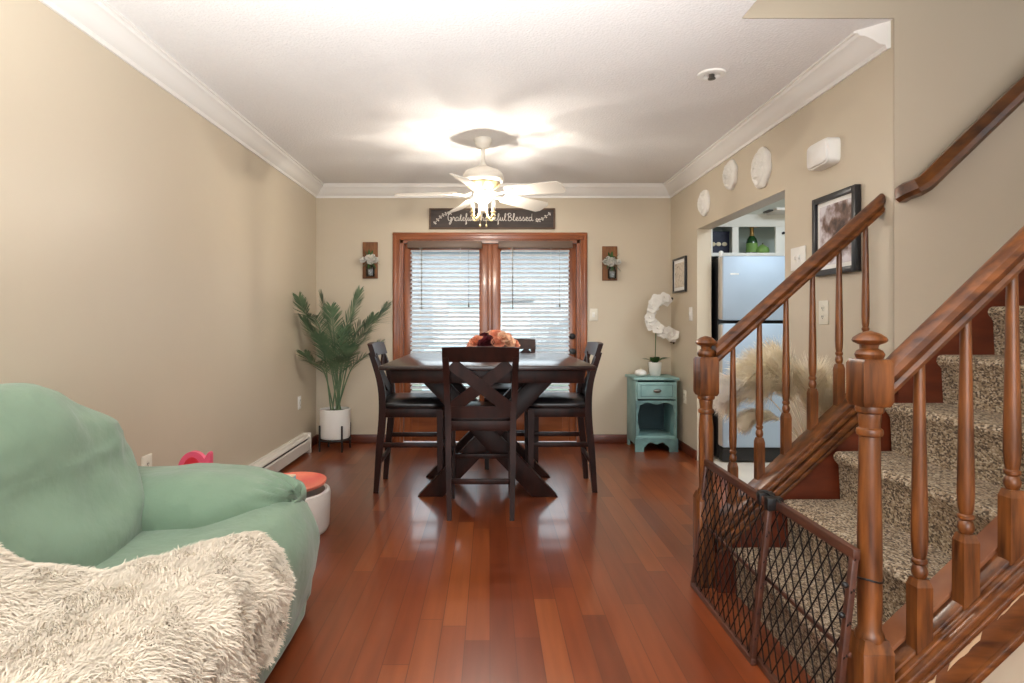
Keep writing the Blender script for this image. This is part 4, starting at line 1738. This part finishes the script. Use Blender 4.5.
def newel(parent, zs, wd, root, name='newel_post'):
    """zs: base block top, shaft top, block bottom, block top, cap top"""
    zb, zu0, zu1, zt = zs
    h = wd / 2
    bm = new_bm()
    box(bm, (-h * 1.05, -h * 1.05, 0), (h * 1.05, h * 1.05, zb - .02), .004)
    loft(bm, [[V((a * h * k, b * h * k, z)) for a, b in ((-1, -1), (1, -1), (1, 1), (-1, 1))] for k, z in ((1.05, zb - .02), (.8, zb + .012))])
    r = h * .82
    lathe(bm, [(r * .9, zb - .02), (r * 1.06, zb + .0), (r * 1.1, zb + .01), (r * 1.02, zb + .022), (r * .86, zb + .032), (r * .92, zb + .09), (r * .9, zb + .3), (r * .77, zu0 - .088), (r * .76, zu0 - .084),
               (r * .95, zu0 - .08), (r * 1.0, zu0 - .072), (r * .95, zu0 - .064), (r * .78, zu0 - .06), (r * .8, zu0 - .045), (r * .86, zu0 - .028), (r * .84, zu0 - .022), (r * 1.02, zu0 - .018), (r * 1.08, zu0 - .009), (r * 1.02, zu0)], seg=32)
    # upper block with clipped corners
    loft(bm, [[V((a * h * k, b * h * k, z)) for a, b in ((-1, -1), (1, -1), (1, 1), (-1, 1))] for k, z in ((.86, zu0 - .002), (1, zu0 + .012), (1, zu1 - .012), (.86, zu1))])
    hc = zt - zu1
    lathe(bm, [(h * .7, zu1 - .004), (h * .86, zu1 + hc * .08), (h * .9, zu1 + hc * .18), (h * .78, zu1 + hc * .3), (h * .5, zu1 + hc * .38), (h * .55, zu1 + hc * .5),
               (h * .98, zu1 + hc * .6), (h * 1.08, zu1 + hc * .68), (h * .98, zu1 + hc * .78), (h * .6, zu1 + hc * .92), (h * .1, zu1 + hc)], seg=28)
    return obj(name, bm, 'stair_wood', parent, 35, root)


def baluster(parent, x, y, z0, z1, block, ex):
    """square foot block, turned collar and a long tapered round shaft"""
    h = .0165 * ex
    bm = new_bm()
    loft(bm, [[V((a * h, b * h, z)) for a, b in ((-1, -1), (1, -1), (1, 1), (-1, 1))] for z in (z0 - .03, z0 + block)])
    loft(bm, [[V((a * h * k, b * h * k, z)) for a, b in ((-1, -1), (1, -1), (1, 1), (-1, 1))] for k, z in ((1, z0 + block), (.72, z0 + block + .02))])
    zc = z0 + block + .016
    lathe(bm, [(h * .62, zc - .01), (h * .62, zc + .004), (h * .85, zc + .012), (h * .95, zc + .022), (h * .82, zc + .034), (h * .66, zc + .04), (h * .9, zc + .046), (h * .9, zc + .054), (h * .7, zc + .058),
               (h * .86, zc + .075), (h * .95, zc + .11), (h * .9, zc + .2), (h * .58, z1 + .02)], seg=14)
    return obj('baluster', bm, 'stair_wood', parent, 35, (x, y, 0))


RAILP = [(-.026, 0), (.026, 0), (.03, .012), (.022, .022), (.027, .032), (.034, .044), (.03, .062), (.016, .074), (0, .078), (-.016, .074), (-.03, .062), (-.034, .044), (-.027, .032), (-.022, .022), (-.03, .012)]


def rail(parent, x0, z0, x1, z1, y, k=1.0, m='rail_wood'):
    bm = new_bm()
    sl = (z1 - z0) / (x1 - x0)
    vs = sqrt(1 + sl * sl)
    loops = []
    for i in range(9):
        f = i / 8
        x, z = x0 + (x1 - x0) * f, z0 + (z1 - z0) * f
        loops.append([V((x, y + a * k, z + b * k * vs * .85)) for a, b in RAILP])
    loft(bm, loops)
    return obj('handrail', bm, m, parent, 35)


# far railing (dining-room side)
fr = thing('far_stair_railing', 'stair railing on the dining-room side, before the kitchen opening', 'railing', (.965, 2.68, 0))
newel(fr, (.40, .845, 1.015, 1.108), .085, (0, 0, 0))
FSL = .905


def far_rail_bot(x):
    return .985 + FSL * (x - 1.004)


rail(fr, 1.0 - .965, far_rail_bot(1.0), 1.745 - .965, far_rail_bot(1.745), 0, 1.0)
for i in range(6):
    x = 1.085 + i * .1185
    baluster(fr, x - .965, 0, far_top(x), far_rail_bot(x), .15, 1.05)

# near railing
nr = thing('near_stair_railing', 'stair railing in the foreground with the large turned newel post', 'railing', (1.028, 1.625, 0))
newel(nr, (.31, .945, 1.07, 1.146), .08, (0, 0, 0))
bm = new_bm()
tube(bm, [V((.0315 * cos(2 * pi * i / 24), .0315 * sin(2 * pi * i / 24), .478 + .004 * sin(4 * pi * i / 24))) for i in range(25)], .0028, 6)
obj('cord', bm, 'black_metal', nr, 60)
NSL = .965


def near_rail_bot(x):
    return .983 + NSL * (x - 1.083)


rail(nr, 1.06 - 1.028, near_rail_bot(1.06), 2.3 - 1.028, near_rail_bot(2.3), 0, 1.0)
for i in range(8):
    x = 1.163 + i * .1255
    baluster(nr, x - 1.028, 0, near_top(x), near_rail_bot(x), .155, 1.45 if False else 1.3)

# wall handrail
wh = thing('wall_handrail', 'dark stained handrail mounted on the stairwell wall', 'handrail', (1.8, YW, 1.74))
bm = new_bm()
hs = .963
loops = []
path = [V((-.02, -.004, -.02)), V((-.02, -.04, -.012)), V((.0, -.075, -.005)), V((.03, -.075, .012)), V((1.3, -.075, 1.27 * hs + .012))]
oct_ = [(-.024, -.02), (-.012, -.03), (.012, -.03), (.024, -.02), (.024, .016), (.012, .028), (-.012, .028), (-.024, .016)]
fr_ = frame_along(path)
for p_, t_, n_, b_ in fr_:
    loops.append([p_ + n_ * a * 1.2 + b_ * b * 1.25 for a, b in oct_])
loft(bm, loops)
obj('rail', bm, 'dark_rail_wood', wh, 30)
for x in (.12, .9):
    bm = new_bm()
    z = x * hs - .03
    tube(bm, [(x, -.001, z - .05), (x, -.05, z - .05), (x, -.075, z - .02)], .006, 8)
    lathe(bm, [(.022, 0), (.022, .006), (.01, .01)], (x, 0, z - .05), 16, Matrix.Rotation(R(90), 4, 'X'))
    obj('bracket', bm, 'brass', wh, 50)

# ------------------------------------------------------------------ safety gate
GY0, GY1 = 1.60, 2.66
GH = .548
GT, GB = .945, .885    # x of its top and bottom (it leans on the newels)
gt = thing('safety_gate', 'brown wood and wire lattice safety gate leaning across the stair foot', 'gate', (GB, 2.1, 0))
lean = math.atan2(GT - GB, GH)


def gp(y, s):
    """point on the leaning gate plane: s from 0 (floor) to 1 (top)"""
    return V((0.012 + (GT - GB) * s, y - 2.1, .012 + (GH - .012) * s))


YM = 2.09
for nm, ya, yb, dx in (('far_panel', YM - .05, GY1, .0), ('near_panel', GY0, YM + .03, .022)):
    off = V((dx, 0, 0))
    bm = new_bm()
    beam(bm, gp(ya, 0) + off, gp(yb, 0) + off, .018, .024, (1, 0, 0), .003)
    fp = obj('panel_frame' if False else nm.replace('far_', '').replace('near_', ''), bm, 'gate_wood', gt, 40)
    bm = new_bm()
    beam(bm, gp(ya, 1) + off, gp(yb, 1) + off, .02, .03, (1, 0, 0), .003)
    obj('top_rail', bm, 'gate_wood', fp, 40)
    bm = new_bm()
    beam(bm, gp(ya, .5) + off + V((.012, 0, 0)), gp(yb, .5) + off + V((.012, 0, 0)), .01, .014, (1, 0, 0), .003)
    obj('slide_rail', bm, 'gate_wood', fp, 40)
    for y in (ya + .012, yb - .012):
        bm = new_bm()
        beam(bm, gp(y, 0) + off, gp(y, 1) + off, .018, .02, (1, 0, 0), .003)
        obj('stile', bm, 'gate_wood', fp, 40)
    # diagonal lattice
    bm = new_bm()
    W = yb - ya
    pitch = .052
    rr = GH / .62        # run along y for the full height is GH/ratio
    runy = GH * .58
    k = -int(runy / pitch) - 1
    while k * pitch < W + runy:
        for sgn in (1, -1):
            y0 = k * pitch
            seg = []
            # param: y = y0 + sgn*runy*s (s 0..1), clip to 0..W
            sa, sb = 0.0, 1.0
            if sgn < 0:
                y0 = W - y0
            a, b = y0, y0 + sgn * runy
            lo_, hi_ = 0.0, W
            if sgn > 0:
                sa = max(0, (lo_ - a) / runy)
                sb = min(1, (hi_ - a) / runy)
            else:
                sa = max(0, (a - hi_) / runy)
                sb = min(1, (a - lo_) / runy)
            if sb - sa > .02:
                tube(bm, [gp(ya + a + sgn * runy * sa, sa) + off + V((sgn * .003, 0, 0)), gp(ya + a + sgn * runy * sb, sb) + off + V((sgn * .003, 0, 0))], .0024, 5)
        k += 1
    obj('lattice', bm, 'gate_wire', fp)
bm = new_bm()
for y in (YM - .04, YM + .02):
    box(bm, tuple(gp(y, 1) + V((-.015, -.016, -.02))), tuple(gp(y, 1) + V((.04, .016, .024))), .004)
tube(bm, catmull([gp(YM + .06, 1) + V((.01, 0, .015)), gp(YM, 1) + V((.01, 0, .03)), gp(YM - .08, 1) + V((.02, 0, .012))], 5), .005, 6)
obj('latch', bm, 'black_metal', gt, 40)
for y, s in ((GY1 + .004, .22), (GY1 + .004, .85), (GY0 + .002, .85), (GY0 + .002, .7)):
    bm = new_bm()
    ico(bm, gp(y, s), .009, 2)
    obj('bumper', bm, 'black_metal', gt, 180)

# ------------------------------------------------------------------ pampas grass in a vase behind the stair
t = thing('pampas_arrangement', 'cream pampas grass plumes spilling sideways behind the stair balusters', 'plant', (1.62, 3.02, 0))
bm = new_bm()
lathe(bm, [(.06, 0), (.075, .005), (.1, .12), (.1, .25), (.06, .38), (.045, .43), (.055, .46), (.048, .46), (.038, .43), (.02, .4)], seg=26)
obj('vase', bm, 'vase_dark', t, 50)


def plume(tip, sag, ln0, nst, mm, fluff=.11, start=.3):
    b = V((0, 0, .5))
    tp = V(tip)
    mid = b.lerp(tp, .45) + V((0, 0, sag))
    cv = catmull([b, mid, b.lerp(tp, .8) + V((0, 0, sag * .7)), tp], 10)
    n = len(cv)
    bm = new_bm()
    tube(bm, cv, [.003 * (1 - .7 * i / n) for i in range(n)], 5)
    st = obj('stalk', bm, 'pampas', t)
    strands = []
    for i in range(nst):
        f = start + (1 - start) * random.random() ** .8
        idx = f * (n - 1)
        i0 = min(n - 2, int(idx))
        p = cv[i0].lerp(cv[i0 + 1], idx - i0)
        td = (cv[i0 + 1] - cv[i0]).normalized()
        rv = V((rnd(-1, 1), rnd(-1, 1), rnd(-1, 1)))
        rv = (rv - td * rv.dot(td)).normalized()
        g = sin(pi * min(1, max(0, (f - start) / (1 - start))) * .92 + .12) ** .6
        l = fluff * g * rnd(.7, 1.25)
        d = (td * rnd(.35, 1.0) + rv * rnd(.5, 1.1)).normalized()
        p1 = p + d * l * .55
        p2 = p + d * l + td * l * .25 - V((0, 0, l * .12))
        # stay off the wall
        for q in (p1, p2):
            q.x = min(q.x, XR - 1.62 - .012)
            q.y = max(q.y, 2.72 - 3.02)
        strands.append(([p, p1, p2], [.0013, .0016, .0004], rv.cross(d).normalized()))
    ribbon_mesh('plume', strands, mm, st)


for tip, sag, mm, fl, stt in (((-.50, -.1, .82), .14, 'pampas_white', .1, .5), ((-.42, .02, .78), .14, 'pampas', .12, .4), ((-.36, -.1, .92), .12, 'pampas', .12, .3),
                              ((-.2, .0, .98), .08, 'pampas', .13, .3), ((-.36, -.02, .66), .1, 'pampas', .07, .35), ((-.28, -.1, .88), .12, 'pampas', .14, .3),
                              ((-.05, -.08, .90), .05, 'pampas', .13, .25), ((.03, -.14, .82), .05, 'pampas', .1, .3)):
    plume(tip, sag, 0, 2100, mm, fl, stt)


# ------------------------------------------------------------------ sofa
def sm(a, b, x):
    k = max(0.0, min(1.0, (x - a) / (b - a)))
    return k * k * (3 - 2 * k)


def wr(p, s, amp):
    return noise.noise(V(p) * s) * amp


sofa = thing('sofa', 'sage green slipcovered sofa against the left wall', 'sofa', (-1.18, 1.1, 0))
so = V((-1.18, 1.1, 0))


def pillow_loft(name, sect_fn, axis, a0, a1, n, p=5.0, p2=None, amin=.25, wrk=None, both=True):
    bm = new_bm()
    loops = []
    for i in range(n + 1):
        s = -1 + 2 * i / n
        # denser near the ends
        s = math.copysign(abs(s) ** .6, s)
        f = max(amin, (1 - min(1, abs(s)) ** p) ** (1 / (p2 or p)))
        if s < 0 and not both:
            f = 1
        a = a0 + (a1 - a0) * (s + 1) / 2
        pts = sect_fn(a)
        c = sum(pts, V()) / len(pts)
        lp = []
        for q in pts:
            r = c + (q - c) * f
            if wrk:
                r = wrk(r, s)
            r.x = max(r.x, -1.668)
            lp.append(r - so)
        loops.append(lp)
    loft(bm, loops)
    return obj(name, bm, 'sage_fabric', sofa, 180)


# seat and skirted base in one cover, profile in XZ swept along Y
def seat_sect(y):
    r = sm(1.95, 2.35, y)
    pts = [(-1.64, .08), (-1.64, .40), (-1.45, .43), (-1.2, .445), (-1.0, .455 + .01 * r), (-.86, .47 + .03 * r), (-.76, .455 + .05 * r), (-.695, .40 + .05 * r), (-.665, .3 + .02 * r), (-.668, .19), (-.70, .09), (-.75, .03), (-1.2, .03)]
    return catmull([V((x, y, z)) for x, z in pts], 5, True)


def seat_w(r, s):
    d = wr(r, 5, .016) + wr(r + V((3, 0, 0)), 13, .007)
    if r.z < .42 and r.x > -.9:
        d += .006 * sin(r.z * 20 + r.y * 9 + 3 * noise.noise(r * 4))
    return r + V((d, 0, d * .6))


pillow_loft('seat', seat_sect, 'y', .0, 2.47, 60, 14, 6, .55, seat_w)


# back cushion
def back_sect(y):
    k = sm(1.5, 2.25, y)
    e = .02 * noise.noise(V((0, y * 3, 0)))
    dz = -.035 * sm(1.85, 2.25, y)
    pts = [(-1.645, .3), (-1.645, .6), (-1.635, .86), (-1.57, .95 + dz), (-1.46, .985 + dz), (-1.36, .955 + dz), (-1.285, .86), (-1.262, .76), (-1.258, .70), (-1.232, .62), (-1.19, .52), (-1.185, .44), (-1.22, .38), (-1.4, .3)]
    return catmull([V((x + e, y, z)) for x, z in pts], 5, True)


def back_w(r, s):
    d = wr(r, 4, .018) + wr(r + V((9, 2, 0)), 11, .009)
    d -= .006 * math.exp(-((r.z - .735 - .1 * (r.y - 1.55)) / .012) ** 2)
    r = r + V((0, -.12 * sm(.62, 1.0, r.z) * sm(.0, .9, s), 0))
    # diagonal tension folds towards the outer shoulder
    d += .008 * sin((r.z * 2.0 - r.y * .9) * 16 + 4 * noise.noise(r * 3)) * sm(.2, 1, s)
    return r + V((d, d * .3, d * .3))


pillow_loft('back_cushion', back_sect, 'y', 1.16, 2.265, 44, 3.6, 2.6, .15, back_w)
pillow_loft('back_cushion', back_sect, 'y', .02, 1.15, 30, 5, 3.5, .2, back_w)


# padded arm, profile in YZ swept along X
def arm_sect(x):
    f = sm(-1.05, -.74, x)
    b = sm(-1.35, -1.6, x)
    yin = 2.075 + .13 * f
    zt = .605 - .045 * f + .01 * sin((x + 1.6) * 3)
    pts = [(yin + .03, .40 + .05 * f), (yin, .47 + .03 * f), (yin + .015, .54), (yin + .08, zt - .012), (yin + .17, zt), (2.40, zt - .012), (2.475, .55), (2.49, .46), (2.48, .38), (2.3, .36)]
    return catmull([V((x, y, z)) for y, z in pts], 6, True)


def arm_w(r, s):
    d = wr(r, 5, .016) + wr(r + V((1, 7, 0)), 14, .007)
    d += .005 * sin(r.z * 60 + r.x * 14 + 3 * noise.noise(r * 5)) * sm(.2, .9, abs(s))
    g = sm(.62, .95, s)
    ang = math.atan2(r.z - .48, r.y - 2.28)
    d += g * .012 * sin(ang * 13 + 2 * noise.noise(r * 6))
    return r + V((g * .01 * sin(ang * 13), -d * .6, d))


pillow_loft('armrest', arm_sect, 'x', -1.60, -.738, 50, 5, 3.0, .2, arm_w)
bm = new_bm()
prism(bm, [(-1.62 - so.x, .03), (-.735 - so.x, .03), (-.715 - so.x, .2), (-.74 - so.x, .44), (-1.62 - so.x, .46)], 'y', 2.38 - so.y, 2.478 - so.y, .03)
obj('side_panel', bm, 'sage_fabric', sofa, 60)
for x in (-1.55, -.8):
    for y in (.1, 2.38):
        bm = new_bm()
        lathe(bm, [(.02, 0), (.026, .04)], (x - so.x, y - so.y, 0), 12)
        obj('foot', bm, 'black_metal', sofa, 50)

# ------------------------------------------------------------------ shaggy throw on the sofa
thr = thing('throw_blanket', 'shaggy cream throw blanket draped over the near end of the sofa', 'blanket', (-.95, 1.3, .5))
to = V((-.95, 1.3, .5))
prof = catmull([V((x, 0, z)) for x, z in ((-1.2, .74), (-1.195, .63), (-1.15, .53), (-1.05, .472), (-.95, .470), (-.83, .482), (-.745, .475), (-.685, .43), (-.652, .35), (-.648, .28), (-.66, .19))], 8)
NP = len(prof)
edge = [(0, 1.36), (.1, 1.44), (.2, 1.54), (.3, 1.63), (.4, 1.70), (.5, 1.84), (.6, 1.94), (.7, 1.94), (.8, 1.89), (.9, 1.82), (1, 1.74)]


def edge_y(t):
    for (a, ya), (b, yb) in zip(edge, edge[1:]):
        if t <= b:
            return ya + (yb - ya) * (t - a) / (b - a)
    return edge[-1][1]


NU = 90
grid = []
for i in range(NP):
    tt = i / (NP - 1)
    row = []
    for j in range(NU + 1):
        u = j / NU
        ye = edge_y(tt) + .012 * sin(tt * 37)
        y = .55 + (ye - .55) * u
        p = prof[i] + V((0, y, 0))
        # folds
        f = .012 * sin(tt * 16 - y * 6 + 2.5 * noise.noise(V((tt * 5, y * 3, 1)))) + .018 * noise.noise(V((tt * 6, y * 5, 4)))
        g = .018 * sm(.6, .75, tt) * sin(y * 22 + 2 * noise.noise(V((y * 4, tt * 3, 0))))
        lift = max(f, -.008)
        t0 = prof[min(NP - 1, i + 1)] - prof[max(0, i - 1)]
        nrm = V((-t0.z, 0, t0.x)).normalized()
        if nrm.x < 0 and tt > .5:
            nrm = -nrm
        if nrm.z < 0 and tt < .6:
            nrm = -nrm
        p += nrm * (lift + max(g, -.01) + .014)
        row.append(p - to)
    grid.append(row)
bm = new_bm()
gv = [[bm.verts.new(p) for p in r] for r in grid]
for a, b in zip(gv, gv[1:]):
    for j in range(NU):
        bm.faces.new((a[j], a[j + 1], b[j + 1], b[j]))
bmesh.ops.recalc_face_normals(bm, faces=bm.faces)
bmesh.ops.solidify(bm, geom=bm.faces[:], thickness=.008)
obj('cloth', bm, 'shag', thr, 180)
strands = []
for n_ in range(46000):
    i = random.randrange(NP - 1)
    j = random.randrange(NU) if random.random() < .93 else NU - 1
    a, b = random.random(), random.random()
    p00, p01, p10 = grid[i][j], grid[i][j + 1], grid[i + 1][j]
    p = p00 + (p01 - p00) * a + (p10 - p00) * b
    du, dv = (p01 - p00).normalized(), (p10 - p00).normalized()
    n = du.cross(dv).normalized()
    if n.z < 0 and i < NP * .75:
        n = -n
    if i >= NP * .7 and n.x < 0:
        n = -n
    q = p + to
    fl = 1.3 * noise.noise(q * 16)
    fl2 = 1.3 * noise.noise(q * 16 + V((5, 5, 5)))
    lean_ = (dv * (.75 + fl) + du * (fl2 * 1.3 + .25) + V((rnd(-.8, .8), rnd(-.8, .8), rnd(-.4, .4))))
    if j == NU - 1:
        lean_ += du * 1.0
    ln = rnd(.014, .028)
    d1 = (n * rnd(.7, 1.1) + lean_ * .5).normalized()
    d2 = (n * .2 + lean_).normalized()
    p1 = p + d1 * ln * .5
    p2 = p1 + d2 * ln * .6 + V((0, 0, -.004))
    sd = d1.cross(n + V((.01, .02, .03))).normalized()
    wd = rnd(.0009, .0017)
    strands.append(([p, p1, p2], [wd, wd * 1.1, wd * .3], sd))
o = ribbon_mesh('shag_pile', strands, 'shag', thr)
o['kind'] = 'stuff'

# ------------------------------------------------------------------ toys behind the sofa arm
tub = thing('round_tub', 'off-white round open tub on the floor past the sofa arm', 'tub', (-1.14, 3.35, 0))
bm = new_bm()
lathe(bm, [(.21, 0), (.226, .008), (.236, .03), (.243, .205), (.238, .227), (.225, .233), (.212, .227)], seg=44, caps=False)
lathe(bm, [(.0005, 0), (.21, 0)], seg=44, caps=False)
obj('wall', bm, 'stone_tub', tub, 40)
bm = new_bm()
lathe(bm, [(.212, .227), (.206, .2), (.2, .06), (.0005, .055)], seg=44, caps=False)
obj('lining', bm, 'tub_inside', tub, 40)
t = thing('coral_tray', 'coral oval tray lying across the round tub', 'tray', (-1.13, 3.36, .22))
bm = new_bm()
lp = []
for (z, s) in ((0, .9), (.004, .96), (.022, 1.0), (.026, .985), (.014, .93), (.01, .85)):
    lp.append([V((cos(a) * .2 * s * (1 + .1 * cos(a)), sin(a) * .15 * s, z + .03)) for a in [2 * pi * i / 40 for i in range(40)]])
loft(bm, lp)
bm.transform(Matrix.Rotation(R(-4), 4, 'Y') @ Matrix.Rotation(R(8), 4, 'X'))
obj('dish', bm, 'coral_tray', t, 50)
t = thing('toy_box', 'small cream toy block with a purple side on the coral tray', 'toy', (-1.13, 3.31, .266))
obj('block', bx((-.1, -.05, 0), (.04, .06, .05), .003), 'card_cream', t, 40)
obj('side_card', bx((-.06, -.053, .004), (.036, -.05, .046)), 'purple_card', t)
obj('side_patch', bx((.04, -.04, .006), (.043, .05, .044)), 'pale_blue_card', t)

t = thing('toddler_chair', 'small pink and red plastic toddler chair peeking above the sofa arm', 'chair', (-1.455, 2.95, 0))
t.scale = (.66, .8, 1.165)
bm = new_bm()
oc = []
for i in range(25):
    a = pi * i / 24
    oc.append((.12 * cos(a), .36 + .1 * sin(a)))
prism(bm, [(.12, .22)] + oc + [(-.12, .22)], 'y', -.018, .018, .006)
# an ear-like lobe at the right end of the arch
prism(bm, [(.06, .36), (.135, .36), (.135, .452), (.122, .46), (.105, .452), (.07, .41)], 'y', -.02, .02, .006)
obj('backrest', bm, 'pink_plastic', t, 40)
bm = new_bm()
ic = []
for i in range(17):
    a = pi * i / 16
    ic.append((.078 * cos(a) - .005, .355 + .082 * sin(a)))
prism(bm, [(.07, .3)] + ic + [(-.08, .3)], 'y', -.025, .022, .004)
obj('back_inset', bm, 'red_plastic', t, 40)
obj('seat', bx((-.13, -.14, .2), (.13, .03, .235), .012), 'pink_plastic', t, 40)
for sx in (-1, 1):
    for sy in (-.12, .0):
        bm = new_bm()
        lathe(bm, [(.02, 0), (.022, .01), (.026, .2)], (sx * .1, sy, 0), 14)
        obj('leg', bm, 'red_plastic', t, 50)
